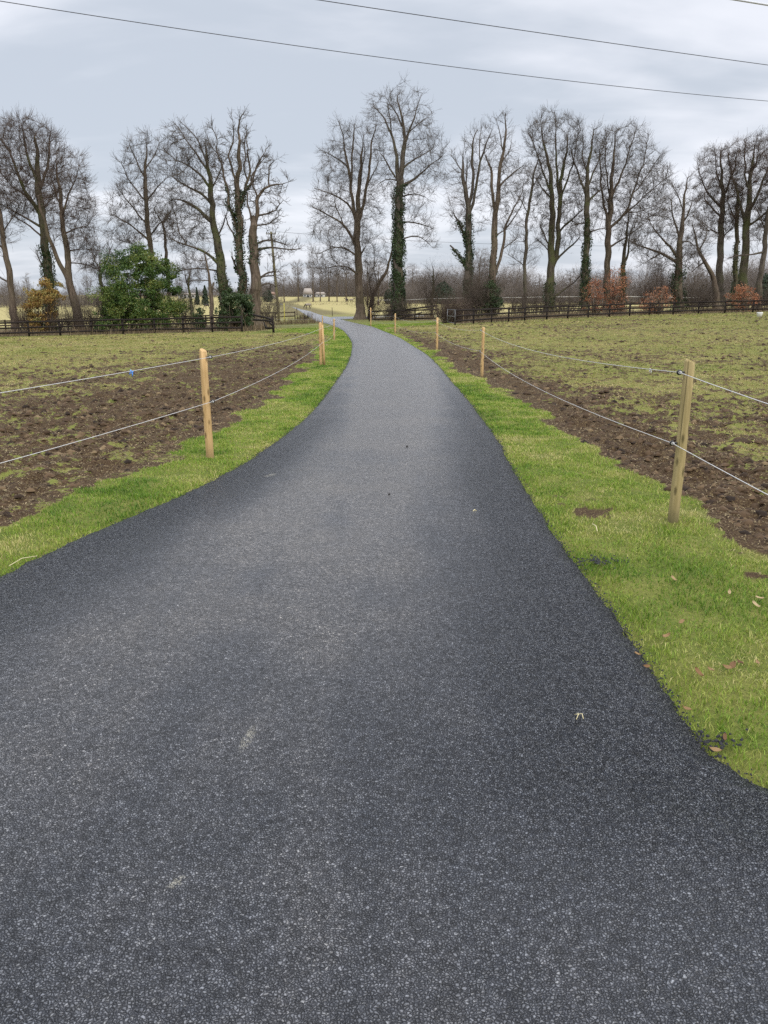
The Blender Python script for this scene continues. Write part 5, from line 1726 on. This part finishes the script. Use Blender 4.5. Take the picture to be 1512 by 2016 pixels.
#@@PART5
# ------------------------------------------------------------------ leafy bushes and saplings
def leafy(label, D, poly, seed, mat, n_leaf, size, name='evergreen_bush', cat='bush', group='bushes along the left fence', clumps=90, sig=.33, depth=.8, tint0=.45, stems=True, grad=0.0, part='foliage', hollow=.45):
    rng = np.random.default_rng(seed)
    poly = np.array(poly, float)
    lo, hi = poly.min(0), poly.max(0)
    bx_ = (lo[0] + hi[0]) / 2
    b = at(bx_, hi[1], D)
    z0 = tz(b[0], D)
    e = empty(name, (b[0], D, z0), label, cat, group)
    px = rng.uniform(lo[0], hi[0], clumps * 30)
    py = rng.uniform(lo[1], hi[1], clumps * 30)
    k = in_poly(px, py, poly)
    px, py = px[k], py[k]
    hw = (hi[0] - lo[0]) / 2
    off = np.clip(np.abs(px - bx_) / hw, 0, 1)
    v = np.clip((py - lo[1]) / (hi[1] - lo[1]), 0, 1)
    hd = hw / FPX * D * depth * np.sqrt(1 - off ** 2) * (.35 + .65 * np.sqrt(np.clip(v * 2.2, 0, 1)))
    s = rng.uniform(-1, 1, len(px))
    s = np.sign(s) * np.abs(s) ** hollow
    C = np.array([at(x, y, D) for x, y in zip(px[:clumps], py[:clumps])])
    C[:, 1] += (s * hd)[:clumps]
    C[:, 2] = np.maximum(C[:, 2], z0 + .15)
    cs = sig * rng.uniform(.35, 1.65, clumps)
    i = rng.integers(0, clumps, n_leaf)
    d = unit(rng.normal(0, 1, (n_leaf, 3))) * (rng.uniform(.25, 1, n_leaf) ** .45)[:, None]
    P = C[i] + d * cs[i][:, None] * np.array([1.15, 1.15, .8]) * 1.6
    # gaps: drop leaves where a noise field is low
    g = fbm(P[:, 0] * 1.6 + P[:, 1] * .9, P[:, 2] * 1.7, seed, 3)
    k = (g > .41) & (P[:, 2] > z0)
    P, d, i = P[k], d[k], i[k]
    ct = rng.normal(0, .20, clumps)
    t = tint0 + ct[i] + rng.normal(0, .16, len(P)) + .12 * d[:, 2] + grad * (P[:, 2] - P[:, 2].mean()) / max(.1, np.ptp(P[:, 2]))
    leaves_mesh(part, mat, P, size, rng, e, d, tint=t, droop=.35)
    if stems:
        m = MB()
        for c in C[:: max(1, clumps // 26)]:
            a = np.array([b[0] + rng.normal(0, .25), D + rng.normal(0, .2), z0 - .1])
            mid = a * .5 + c * .5 + rng.normal(0, .2, 3)
            m.tube([a, mid, c], [.05, .035, .015], 6)
        m.build('stems', M['bark_brown'], e, True)
    return e


leafy('big dark green holly bush behind the left fence, yellowing at its foot', 66, [(205, 655), (196, 610), (206, 575), (228, 550), (226, 512), (244, 490), (272, 486), (292, 505), (315, 512), (338, 535), (352, 575), (350, 610), (335, 635), (330, 655)], 71, M['holly'], 120000, .062, clumps=260, sig=.42, grad=.0, tint0=.52)
leafy('golden-orange leaved shrub around the foot of the large beech', 68, [(70, 650), (52, 620), (55, 590), (66, 570), (76, 556), (100, 553), (118, 560), (126, 580), (112, 600), (100, 625), (98, 650)], 72, M['gold'], 13000, .075, 'shrub', clumps=80, sig=.30, tint0=.42, grad=.25)
leafy('rounded dark ivy bush directly behind the left fence near its broken end', 62, [(436, 660), (432, 630), (440, 590), (458, 565), (480, 562), (492, 585), (490, 620), (478, 660)], 73, M['ivy'], 24000, .07, clumps=110, sig=.28, tint0=.62)
leafy('small ivy-covered stump behind the left fence, left of the small broken tree', 66, [(386, 652), (386, 615), (392, 600), (398, 608), (402, 625), (400, 652)], 74, M['ivy'], 2600, .07, 'ivy_stump', 'stump', clumps=22, sig=.16)
leafy('rusty beech sapling at the foot of the straight ivy-wrapped tree on the right', 80, [(1152, 610), (1150, 580), (1160, 555), (1172, 548), (1188, 562), (1192, 590), (1188, 612)], 75, M['rust'], 2600, .06, 'beech_sapling', 'sapling', 'rust-leaved saplings behind the right fence', 60, .28, hollow=.8)
leafy('tallest rusty beech sapling, in front of the pale-trunked beech', 79, [(1200, 612), (1196, 575), (1200, 545), (1212, 520), (1224, 530), (1232, 560), (1234, 590), (1230, 612)], 76, M['rust'], 3600, .06, 'beech_sapling', 'sapling', 'rust-leaved saplings behind the right fence', 70, .28, hollow=.8)
leafy('low spreading rusty sapling left of the bushy ivy trunk', 79, [(1258, 616), (1262, 590), (1285, 575), (1305, 565), (1320, 572), (1318, 595), (1300, 614)], 77, M['rust'], 1900, .06, 'beech_sapling', 'sapling', 'rust-leaved saplings behind the right fence', 50, .28, hollow=.8, tint0=.6)
leafy('bright rust-orange sapling below the two dense beeches near the right edge', 79, [(1436, 610), (1434, 585), (1445, 568), (1465, 560), (1482, 570), (1488, 590), (1482, 608)], 78, M['rust'], 4200, .06, 'beech_sapling', 'sapling', 'rust-leaved saplings behind the right fence', 60, .27, hollow=.8, tint0=.5)
leafy('pale ivy clump hiding the foot of the forked tree on the right', 80, [(948, 628), (946, 590), (955, 565), (970, 552), (984, 575), (988, 605), (984, 628)], 79, M['ivy'], 6000, .075, 'ivy_bush', 'bush', 'bushes behind the right fence', 60, .26)


def twiggy(label, x, y, hgt, rad, seed, mat='twig', n=60, name='bare_shrub', cat='shrub', group='bare shrubs along the fences', thin=.010):
    rng = np.random.default_rng(seed)
    z0 = tz(x, y)
    A, B, ra, rb = [], [], [], []

    def br(p, d, L, r, lev):
        k = 3
        for i in range(k):
            d2 = unit(d + rng.normal(0, .22, 3) + np.array([0, 0, .10]))
            q = p + d2 * L / k
            A.append(p)
            B.append(q)
            ra.append(r)
            rb.append(r * .8)
            if lev < 2:
                for _ in range(rng.integers(1, 4)):
                    br(q, unit(d2 + rng.normal(0, .6, 3)), L * rng.uniform(.3, .6), r * .6, lev + 1)
            p, d, r = q, d2, r * .8
    for i in range(n):
        a = rng.uniform(0, 2 * np.pi)
        s = rng.uniform(0, 1) ** .6
        p = np.array([x + rad * .45 * s * math.cos(a), y + rad * .45 * s * math.sin(a), z0 - .05])
        d = unit(np.array([math.cos(a) * s * rad / hgt * 1.1, math.sin(a) * s * rad / hgt * 1.1, 1.0]))
        br(p, d, hgt * rng.uniform(.5, 1.0), thin * 1.7, 0)
    A, B, ra, rb = map(np.array, (A, B, ra, rb))
    d = unit(B - A)
    v, q = segs_mesh(A, B, ra, rb, d, d, 3)
    o = mesh_np(name, v, [q], M[mat], None, False, origin=(x, y, z0))
    return tag(o, label, cat, group)


def px2x(px, D):
    return float(at(px, 600, D)[0])


for lab, px, D, h_, r_, mat, n in (('dense brown thorn shrub between the broken fence and the galvanised gate', 884, 66, 2.0, 1.15, 'twig_red', 120), ('second thorn shrub spilling over the end of the right fence, behind the gate', 905, 68, 1.7, 1.0, 'twig_red', 70),
                                   ('tall tangled hazel thicket at the foot of the shaggy ivied tree', 938, 80, 4.4, 2.0, 'twig', 90), ('hazel thicket between the forked tree and the shaggy ivied tree', 955, 83, 3.6, 1.6, 'twig_red', 60), ('low dark shrub beside the lane at the end of the short brown fence', 599, 96, .8, .9, 'twig', 60),
                                   ('bare shrub in front of the slim straight tree', 1022, 84, 2.2, 1.2, 'twig', 45), ('bare shrub between the fan-shaped beech and the slim straight tree', 1052, 86, 2.6, 1.4, 'twig', 45), ('bare shrub right of the mossy two-trunk beech foot', 1115, 85, 2.5, 1.6, 'twig', 50),
                                   ('tall bare shrub behind the low spreading rusty sapling', 1288, 84, 4.2, 1.8, 'twig_red', 70), ('bare shrub right of the bushy ivy trunk', 1368, 82, 3.0, 1.5, 'twig', 60), ('bare shrub between the crooked tree and the pair of dense beeches', 1395, 86, 3.2, 1.5, 'twig', 55),
                                   ('bare shrub at the right edge in front of the leaning grey trunk', 1505, 82, 2.4, 1.4, 'twig_red', 50), ('bare shrub left of the golden shrub', 48, 68, 2.6, 1.3, 'twig_red', 50), ('bare shrub between the golden shrub and the twin-stemmed tree', 128, 67, 2.2, 1.0, 'twig', 45),
                                   ('bare shrub between the twin-stemmed tree and the pollard', 178, 67, 2.6, 1.1, 'twig', 50), ('bare bush growing out of the left side of the big green bush', 222, 68, 5.0, 1.5, 'twig', 50), ('bare shrub right of the big green bush', 360, 70, 3.2, 1.2, 'twig', 50),
                                   ('bare brown shrub between the gnarled tree and the utility pole', 520, 80, 2.6, 1.6, 'twig', 60), ('straggly shrub at the foot of the five-leader tree, on its right', 728, 92, 4.2, 1.6, 'twig_red', 50), ('bare shrub right of the ivy-clad trunk', 800, 84, 2.3, 1.0, 'twig', 40),
                                   ('thin bare bush behind the tilted rail of the broken fence', 846, 88, 4.6, 1.1, 'twig', 40), ('straggly shrub left of the ivy-clad trunk', 768, 84, 2.0, .9, 'twig', 35)):
    twiggy(lab, px2x(px, D), D, h_, r_, int(px * 7 + D), mat, n)
# little thin dark tree behind the broken rail
make_tree('thin dark upright tree between the ivy-clad tallest tree and the thorn shrub', 90, [[(850, 625, .14), (851, 590, .13), (853, 560, .12), (852, 530, .06)], [(852, 560, .05), (860, 540, .03)]],
          [(838, 560), (842, 520), (855, 500), (866, 525), (866, 565)], 61, 'bark_moss', 'twig', ((535, 600, 40, .1, 840, 865),), RIGHT, n_att=120, thick=.05, twn=1.6)

# ------------------------------------------------------------------ conifers and dark evergreens far off
def conifer(label, px, py_top, py_base, D, wpx, seed, round_=False, group='dark evergreens far behind the tree line'):
    rng = np.random.default_rng(seed)
    x = px2x(px, D)
    z0 = tz(x, D)
    zt = at(px, py_top, D)[2]
    H = zt - z0
    W = wpx / FPX * D / 2
    e = empty('conifer', (x, D, z0), label, 'tree', group)
    m = MB()
    m.tube([(x, D, z0 - .3), (x, D, z0 + H * .6), (x, D, z0 + H * .97)], [.03 * H * .6 + .08, .1, .03], 8)
    m.build('trunk', M['bark_brown'], e, True)
    n = 4200
    t = rng.uniform(0, 1, n) ** .75
    a = rng.uniform(0, 2 * np.pi, n)
    arm = fbm(a * 1.7 + np.floor(t * 14) * 3.1, t * 9, seed, 3)
    prof = np.sqrt(np.clip(np.sin(np.pi * (.12 + .86 * t)), 0, 1)) if round_ else (1.02 - t) ** .8
    r = W * prof * (.2 + 1.15 * arm) * rng.uniform(.3, 1, n) ** .5
    z = z0 + H * (.06 + .94 * t * (1 - .22 * arm * round_)) - .25 * r
    P = np.stack([x + r * np.cos(a), D + r * np.sin(a), z], 1)
    out = np.stack([np.cos(a), np.sin(a), np.full(n, .2)], 1)
    leaves_mesh('crown', M['pine'], P, .022 * H + .08, rng, e, out, tint=rng.normal(.45, .25, n), droop=.5, aspect=.45)
    return e


for i, (lab, px, yt, D, w_) in enumerate((
                                          ('dark conifer beside the far white bungalow', 389, 566, 300, 12), ('second dark conifer right of the far white bungalow', 405, 562, 300, 20), ('dark evergreen just left of the ivy-clad tallest tree, far off', 764, 566, 330, 20),
                                          ('broad dark evergreen right of the thin dark upright tree', 872, 550, 330, 52), ('dark conifer behind the mossy beech near the right edge', 1452, 530, 300, 40), 
                                          ('dark evergreen behind the leaning grey trunk at the right edge', 1500, 535, 300, 46), ('dark clipped evergreen by the brown-roofed shed', 528, 568, 380, 26))):
    conifer(lab, px, yt, 590, D, w_, 300 + i, i not in (0, 1))

# ------------------------------------------------------------------ far trees: a few kinds, then copies
def proto(seed, chains, env, **kw):
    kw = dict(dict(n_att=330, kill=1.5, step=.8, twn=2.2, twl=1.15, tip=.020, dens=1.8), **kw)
    return make_tree('far tree', 100, chains, env, seed, 'bark_brown', 'twig_hazed', (), 'hazy bare trees of the far tree line', thick=.10, name='far_tree', **kw)


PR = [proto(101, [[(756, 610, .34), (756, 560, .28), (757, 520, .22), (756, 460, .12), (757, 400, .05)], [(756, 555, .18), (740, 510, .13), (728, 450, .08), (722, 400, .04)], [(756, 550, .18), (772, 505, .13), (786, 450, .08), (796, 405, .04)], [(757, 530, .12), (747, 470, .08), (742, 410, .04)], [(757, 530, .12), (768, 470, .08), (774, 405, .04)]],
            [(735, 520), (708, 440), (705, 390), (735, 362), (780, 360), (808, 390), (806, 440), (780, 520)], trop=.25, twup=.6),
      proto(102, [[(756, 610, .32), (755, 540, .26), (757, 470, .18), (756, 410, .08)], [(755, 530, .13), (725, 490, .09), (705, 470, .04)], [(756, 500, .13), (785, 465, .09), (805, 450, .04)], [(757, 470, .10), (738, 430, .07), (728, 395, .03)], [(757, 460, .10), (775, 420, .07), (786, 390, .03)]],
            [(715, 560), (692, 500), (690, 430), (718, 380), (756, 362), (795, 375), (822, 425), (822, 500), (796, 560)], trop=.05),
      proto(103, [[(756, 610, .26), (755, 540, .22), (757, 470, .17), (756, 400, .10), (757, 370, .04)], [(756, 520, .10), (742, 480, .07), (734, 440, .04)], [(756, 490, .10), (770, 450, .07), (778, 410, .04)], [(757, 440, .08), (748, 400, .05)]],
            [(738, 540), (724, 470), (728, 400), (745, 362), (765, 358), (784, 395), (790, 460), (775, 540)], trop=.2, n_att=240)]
PH = [tz(0, 100)]
pxh = (at(756, 362, 100)[2] - tz(0, 100))
FAR = [
    (-30, 540, 240, 1, 'hazy tree beyond the paddock at the far left, behind the leaning edge trunk'), (22, 548, 260, 1, 'low hazy tree seen just right of the leaning edge trunk'), (58, 540, 250, 2, 'narrow hazy tree left of the golden shrub'),
    (140, 552, 300, 1, 'low hazy tree behind the twin-stemmed tree'), (175, 545, 300, 0, 'hazy tree behind the pollard stump tree, left of it'), (226, 555, 320, 1, 'hazy tree hidden behind the left side of the big green bush'), (356, 550, 340, 0, 'far tree standing left of the white bungalow'),
    (420, 556, 340, 1, 'hazy tree showing behind the windswept beech trunk'), (455, 560, 340, 2, 'narrow hazy tree between the windswept beech and the gnarled tree'),
    (516, 545, 330, 1, 'hazy tree just left of the utility pole'), (560, 532, 380, 1, 'hazy round tree right of the utility pole'), (588, 516, 400, 0, 'vase-shaped hazy tree left of the white cottage'), (617, 514, 390, 0, 'vase-shaped hazy tree in front of the right end of the white cottage'),
    (631, 520, 395, 2, 'narrow hazy tree right of the white cottage'), (648, 512, 400, 1, 'hazy tree left of the five-leader trunk, third from it'), (664, 520, 390, 2, 'narrow hazy tree left of the five-leader trunk, second from it'), (682, 512, 395, 1, 'hazy tree nearest the left side of the five-leader trunk'),
    (724, 512, 300, 1, 'reddish hazy tree right behind the five-leader trunk'), (745, 508, 300, 1, 'hazy tree between the five-leader trunk and the ivy-clad trunk'), (762, 528, 330, 2, 'narrow hazy tree touching the left side of the ivy-clad trunk'),
    (812, 518, 260, 1, 'round hazy tree right of the ivy-clad trunk'), (835, 530, 270, 1, 'hazy tree behind the tilted rail of the broken fence'), (866, 538, 260, 0, 'hazy tree between the thin dark tree and the broad evergreen'), (893, 535, 250, 1, 'hazy tree behind the leaning ivied stubs'),
    (942, 488, 190, 1, 'pinkish bare tree behind, between the shaggy ivied tree and the forked tree'), (957, 510, 200, 0, 'bare tree close behind the left side of the forked tree'), (1016, 528, 220, 1, 'far tree between the forked tree and the slim straight tree'), (1060, 538, 210, 1, 'far tree left of the fan-shaped beech foot'),
    (1120, 528, 200, 1, 'far tree right of the fan-shaped beech foot'), (1140, 540, 220, 2, 'narrow far tree left of the straight ivy-wrapped tree'), (1178, 532, 210, 1, 'far tree behind the first rusty sapling'), (1230, 540, 190, 2, 'narrow far tree behind the short twin-stemmed tree'),
    (1290, 530, 200, 1, 'far tree behind the low rusty sapling'), (1325, 536, 180, 0, 'far tree behind the bushy ivy trunk, on its left'), (1362, 520, 170, 1, 'far tree right of the bushy ivy trunk'), (1386, 528, 180, 1, 'far tree behind the leaning crooked tree'),
    (1432, 535, 190, 1, 'far tree between the pair of dense beeches'), (1480, 530, 180, 0, 'far tree right of the mossy beech trunk'), (1520, 520, 180, 1, 'far tree at the right edge behind the leaning grey trunk')]
used = set()
for px, yt, D, k, lab in FAR:
    D = D if px < 790 else D * .45 + 255
    src = PR[k]
    o = src if k not in used else copy_tree(src)
    used.add(k)
    x = px2x(px, D)
    z0 = tz(x, D)
    H = at(px, yt, D)[2] - z0
    s = H / pxh
    o.location = (x, D, z0)
    o.scale = (s * RNG.uniform(.85, 1.1), s, s)
    o.rotation_euler = (0, 0, RNG.uniform(0, 6.28))
    o['label'] = lab
# the wood and hedges at the back, one mass
rng = np.random.default_rng(5)
A, B, ra, rb = [], [], [], []


def mass(n, px0, px1, D0, D1, ytop, jit, seed):
    px = rng.uniform(px0, px1, n)
    D = rng.uniform(D0, D1, n)
    yt = np.interp(px, *zip(*ytop)) + (fbm(px * .045, px * 0, seed, 4) - .5) * jit
    P = np.stack([(px - 756) / FPX * D, D], 1)
    z0 = terr(P[:, 0], P[:, 1])
    zt = CH + (583 - yt) / FPX * D
    Hh = np.maximum(zt - z0, 1.0) * rng.uniform(.45, 1.0, n)
    p = np.stack([P[:, 0], P[:, 1], z0 - .1], 1)
    d = unit(rng.normal(0, .16, (n, 3)) + np.array([0, 0, 1]))
    r = .028 * (D / 250)
    for i in range(4):
        q = p + d * (Hh / 4)[:, None]
        A.append(p)
        B.append(q)
        ra.append(r * (1 - .22 * i))
        rb.append(r * (1 - .22 * (i + 1)))
        for _ in range(2):
            e_ = unit(d + rng.normal(0, .65, (n, 3)))
            A.append(q)
            B.append(q + e_ * (Hh * rng.uniform(.12, .34, n))[:, None])
            ra.append(r * .6)
            rb.append(r * .3)
        d = unit(d + rng.normal(0, .2, (n, 3)))
        p = q


mass(4200, -200, 260, 250, 330, [(-200, 552), (60, 556), (120, 572), (260, 575)], 26, 3)
mass(1800, 260, 560, 480, 540, [(260, 572), (400, 570), (520, 560), (560, 562)], 18, 4)
mass(4600, 520, 830, 490, 560, [(520, 562), (590, 556), (640, 545), (700, 540), (760, 548), (830, 552)], 22, 5)
mass(6500, 790, 1180, 330, 430, [(790, 552), (860, 542), (930, 538), (1060, 540), (1180, 542)], 60, 6)
mass(8500, 1150, 1760, 320, 420, [(1150, 546), (1300, 536), (1400, 530), (1760, 520)], 64, 7)
A, B, ra, rb = map(np.concatenate, (A, B, ra, rb))
d = unit(B - A)
v, q = segs_mesh(A, B, ra, rb, d, d, 3)
tag(mesh_np('woods', v, [q], M['twig_hazed']), kind='stuff')
# straw edge and low dead growth at the far side of the pastures
n = 9000
px = rng.uniform(-150, 1650, n)
D = rng.uniform(300, 415, n)
x = (px - 756) / FPX * D
k = road_sd(x, D) > 3
blades('rough_grass', M['dry'], x[k], D[k], rng.uniform(.15, .45, k.sum()), rng.uniform(.05, .2, k.sum()), np.clip(rng.normal(.45, .25, k.sum()), 0, 1), .5)

# ------------------------------------------------------------------ horses
def horse(label, px, py, D, hgt, face, coat, rug=None, graze=True, name='horse'):
    """face: +1 head to the right, -1 to the left"""
    x = px2x(px, D)
    z0 = tz(x, D)
    e = empty(name, (x, D, z0), label, 'horse', 'horses grazing beyond the trees')
    s = hgt / 1.55
    J = {'rump': (-.62, 0, 1.28, .25), 'hip': (-.45, 0, 1.22, .30), 'barrel': (0, 0, 1.14, .33), 'chest': (.42, 0, 1.16, .29), 'withers': (.50, 0, 1.30, .22)}
    if graze:
        J.update(neck=(.80, 0, 1.05, .155), poll=(1.08, 0, .66, .115), nose=(1.16, 0, .20, .062), muz=(1.15, 0, .08, .05))
    else:
        J.update(neck=(.85, 0, 1.5, .16), poll=(1.08, 0, 1.78, .115), nose=(1.36, 0, 1.50, .065), muz=(1.44, 0, 1.42, .055))
    E = [('barrel', 'hip'), ('hip', 'rump'), ('barrel', 'chest'), ('chest', 'withers'), ('withers', 'neck'), ('neck', 'poll'), ('poll', 'nose'), ('nose', 'muz')]
    for sd_, st_ in ((.15, .10), (-.15, -.12)):
        f = 'f%d' % (sd_ > 0)
        J[f + 'a'] = (.44, sd_, .92, .13)
        J[f + 'k'] = (.46 + st_ * .5, sd_, .48, .062)
        J[f + 'f'] = (.45 + st_, sd_, .12, .043)
        J[f + 'h'] = (.48 + st_, sd_, .0, .058)
        E += [('chest', f + 'a'), (f + 'a', f + 'k'), (f + 'k', f + 'f'), (f + 'f', f + 'h')]
        h = 'h%d' % (sd_ > 0)
        J[h + 't'] = (-.48, sd_, .96, .17)
        J[h + 's'] = (-.38 + st_ * .4, sd_, .74, .10)
        J[h + 'k'] = (-.62 + st_, sd_, .50, .065)
        J[h + 'f'] = (-.58 + st_, sd_, .12, .045)
        J[h + 'h'] = (-.54 + st_, sd_, .0, .058)
        E += [('hip', h + 't'), (h + 't', h + 's'), (h + 's', h + 'k'), (h + 'k', h + 'f'), (h + 'f', h + 'h')]
        p = J['poll']
        J['e' + f] = (p[0] - .04, sd_ * .4, p[2] + .16, .028)
        E.append(('poll', 'e' + f))
    names = list(J)
    me = bpy.data.meshes.new('body')
    me.from_pydata([(J[k][0] * s * face, J[k][1] * s, J[k][2] * s + .04) for k in names], [(names.index(a), names.index(b)) for a, b in E], [])
    o = bpy.data.objects.new('body', me)
    COL.objects.link(o)
    md = o.modifiers.new('skin', 'SKIN')
    sk = me.skin_vertices[0].data
    for i, k in enumerate(names):
        sk[i].radius = (J[k][3] * s,) * 2
        sk[i].use_root = k == 'barrel'
    md.use_smooth_shade = True
    o.modifiers.new('sub', 'SUBSURF').levels = 1
    o.modifiers['sub'].render_levels = 2
    me.materials.append(coat)
    o.parent = e
    m = MB()
    m.tube(np.array([(-.80, 0, 1.32), (-.93, 0, 1.15), (-.95, 0, .80), (-.90, 0, .52)]) * s * np.array([face, 1, 1]), np.array([.045, .075, .07, .02]) * s, 8)
    m.build('tail', M['horse_hair'], e, True, origin=(0, 0, 0))
    a, b = np.array(J['withers'][:3]), np.array(J['neck'][:3])
    c = np.array(J['poll'][:3])
    m = MB()
    m.tube(np.array([a + (0, 0, .2), (a + b) / 2 + (.06, 0, .2), b + (.10, 0, .12), c + (.05, 0, .12)]) * s * np.array([face, 1, 1]), np.array([.03, .05, .05, .03]) * s, 6)
    m.build('mane', M['horse_hair'], e, True, origin=(0, 0, 0))
    if rug is not None:
        V, Q = [], []
        xs = np.linspace(-.86, .60, 13)
        ang = np.linspace(-.62, math.pi + .62, 17)
        for i, xx in enumerate(xs):
            t = (xx + .86) / 1.46
            ry_ = .375 * (1 - .35 * abs(2 * t - 1) ** 4)
            rz_ = .36 * (1 - .25 * abs(2 * t - 1) ** 4)
            for a in ang:
                V.append(((xx) * s * face, ry_ * math.cos(a) * s, (1.18 + rz_ * math.sin(a) * (1 if math.sin(a) > 0 else 1.25)) * s + .04))
        idx = np.arange(13 * 17).reshape(13, 17)
        q = np.stack([idx[:-1, :-1], idx[1:, :-1], idx[1:, 1:], idx[:-1, 1:]], -1).reshape(-1, 4)
        r = mesh_np('rug', np.array(V), [q], rug, e, True, origin=(0, 0, 0))
        r.modifiers.new('thick', 'SOLIDIFY').thickness = .02
    return e


horse('dark horse in a pale rug grazing beside the lane, left of the cottage line', 606, 608, 232, 1.62, -1, M['horse_dark'], M['rug'])
horse('dark bay horse grazing between the big green bush and the crooked thin tree', 356, 608, 238, 1.45, -1, M['horse_bay'], M['rug_brown'])
horse('dark horse grazing behind the small broken tree on the left', 408, 607, 236, 1.5, -1, M['horse_dark'])
horse('tiny dark horse far off just left of the five-leader trunk', 683, 590, 372, 1.6, -1, M['horse_dark'], None, False)
horse('tiny pale-rugged horse far off beside the five-leader trunk', 693, 590, 374, 1.6, 1, M['horse_bay'], M['rug'], False)

# ------------------------------------------------------------------ sky, sun, camera
w = bpy.data.worlds.new('World')
SC.world = w
w.use_nodes = True
nt = w.node_tree
bg = nt.nodes['Background']
SUN_EL, SUN_AZ = R(38), R(150)     # azimuth measured from +Y towards +X: high behind the right shoulder, veiled by cloud


def N(t, ins=None, **kw):
    nd = nt.nodes.new(t)
    for k, v in kw.items():
        setattr(nd, k, v)
    for k, v in (ins or {}).items():
        if isinstance(v, bpy.types.NodeSocket):
            nt.links.new(v, nd.inputs[k])
        else:
            nd.inputs[k].default_value = v
    return nd


def MA(op, a, b=0.0, clamp=False):
    return N('ShaderNodeMath', {0: a, 1: b}, operation=op, use_clamp=clamp).outputs[0]


def MX(f, a, b, mode='MIX'):
    nd = nt.nodes.new('ShaderNodeMix')
    nd.data_type = 'RGBA'
    nd.blend_type = mode
    for i, v in ((0, f), (6, a), (7, b)):
        if isinstance(v, bpy.types.NodeSocket):
            nt.links.new(v, nd.inputs[i])
        else:
            nd.inputs[i].default_value = (*v, 1) if isinstance(v, tuple) else v
    return nd.outputs[2]


def SS_(x, a, b):
    return N('ShaderNodeMapRange', {'Value': x, 'From Min': a, 'From Max': b}, interpolation_type='SMOOTHSTEP').outputs[0]


sky = N('ShaderNodeTexSky', sky_type='NISHITA')
sky.sun_disc = False
sky.sun_elevation = SUN_EL
sky.sun_rotation = SUN_AZ
sky.air_density = 1.0
sky.dust_density = 2.0
tc = N('ShaderNodeTexCoord').outputs['Generated']
s3 = N('ShaderNodeSeparateXYZ', {0: tc}).outputs
zz = MA('MAXIMUM', s3[2], 0.0)
den = MA('ADD', zz, .16)
pl = N('ShaderNodeCombineXYZ', {0: MA('DIVIDE', s3[0], den), 1: MA('DIVIDE', s3[1], den), 2: 0.0}).outputs[0]
n1 = N('ShaderNodeTexNoise', {'Vector': N('ShaderNodeMapping', {'Vector': pl, 'Location': (3.1, 1.7, 0), 'Scale': (.75, 1.0, 1)}).outputs[0], 'Scale': .85, 'Detail': 5.0, 'Roughness': .48, 'Distortion': .35}).outputs['Fac']
n2 = N('ShaderNodeTexNoise', {'Vector': N('ShaderNodeMapping', {'Vector': pl, 'Location': (8.2, 4.4, 0), 'Scale': (.8, 1.4, 1)}).outputs[0], 'Scale': 2.3, 'Detail': 6.0, 'Roughness': .5, 'Distortion': .3}).outputs['Fac']
k = MA('ADD', MA('MULTIPLY', n1, .72), MA('MULTIPLY', n2, .28))
# bright banks of thin cloud low in the sky ahead and to the right
k = MA('ADD', k, MA('MULTIPLY', SS_(s3[0], -.05, .40), .045))
k = MA('ADD', k, MA('MULTIPLY', SS_(zz, .17, .30), .05))
c = SS_(k, .42, .62)
cloud = MX(c, (4.65, 5.05, 5.7), (7.2, 7.35, 7.9))
ov = MA('ADD', 1.0, MA('MULTIPLY', SS_(zz, .28, .95), 2.1))          # an overcast sky is brightest overhead
cloud = N('ShaderNodeVectorMath', {0: cloud, 'Scale': ov}, operation='SCALE').outputs[0]
col = MX(.90, sky.outputs[0], cloud)
nt.links.new(col, bg.inputs[0])
bg.inputs[1].default_value = .1

sl = bpy.data.lights.new('sun', 'SUN')
sl.energy = 1.2
sl.angle = R(25)
sl.color = (1.0, .95, .88)
so_ = bpy.data.objects.new('sun', sl)
COL.objects.link(so_)
dv = Vector((math.sin(SUN_AZ) * math.cos(SUN_EL), math.cos(SUN_AZ) * math.cos(SUN_EL), math.sin(SUN_EL)))
so_.rotation_euler = dv.to_track_quat('Z', 'Y').to_euler()

cam = bpy.data.cameras.new('camera')
cam.sensor_fit = 'VERTICAL'
cam.sensor_height = 36
cam.lens = FPX / 2016 * 36
cam.clip_start = .05
cam.clip_end = 9000
co = bpy.data.objects.new('camera', cam)
COL.objects.link(co)
co.location = (0, 0, CH)
co.rotation_euler = (math.pi / 2 - PITCH, 0, 0)
SC.camera = co
SC.view_settings.view_transform = 'Standard'
SC.view_settings.look = 'None'
SC.view_settings.exposure = .42
SC.view_settings.gamma = 1
SC.render.resolution_x = 768
SC.render.resolution_y = 1024
SC.cycles.use_denoising = False
SC.cycles.max_bounces = 5
SC.cycles.use_adaptive_sampling = True
SC.cycles.adaptive_threshold = .01
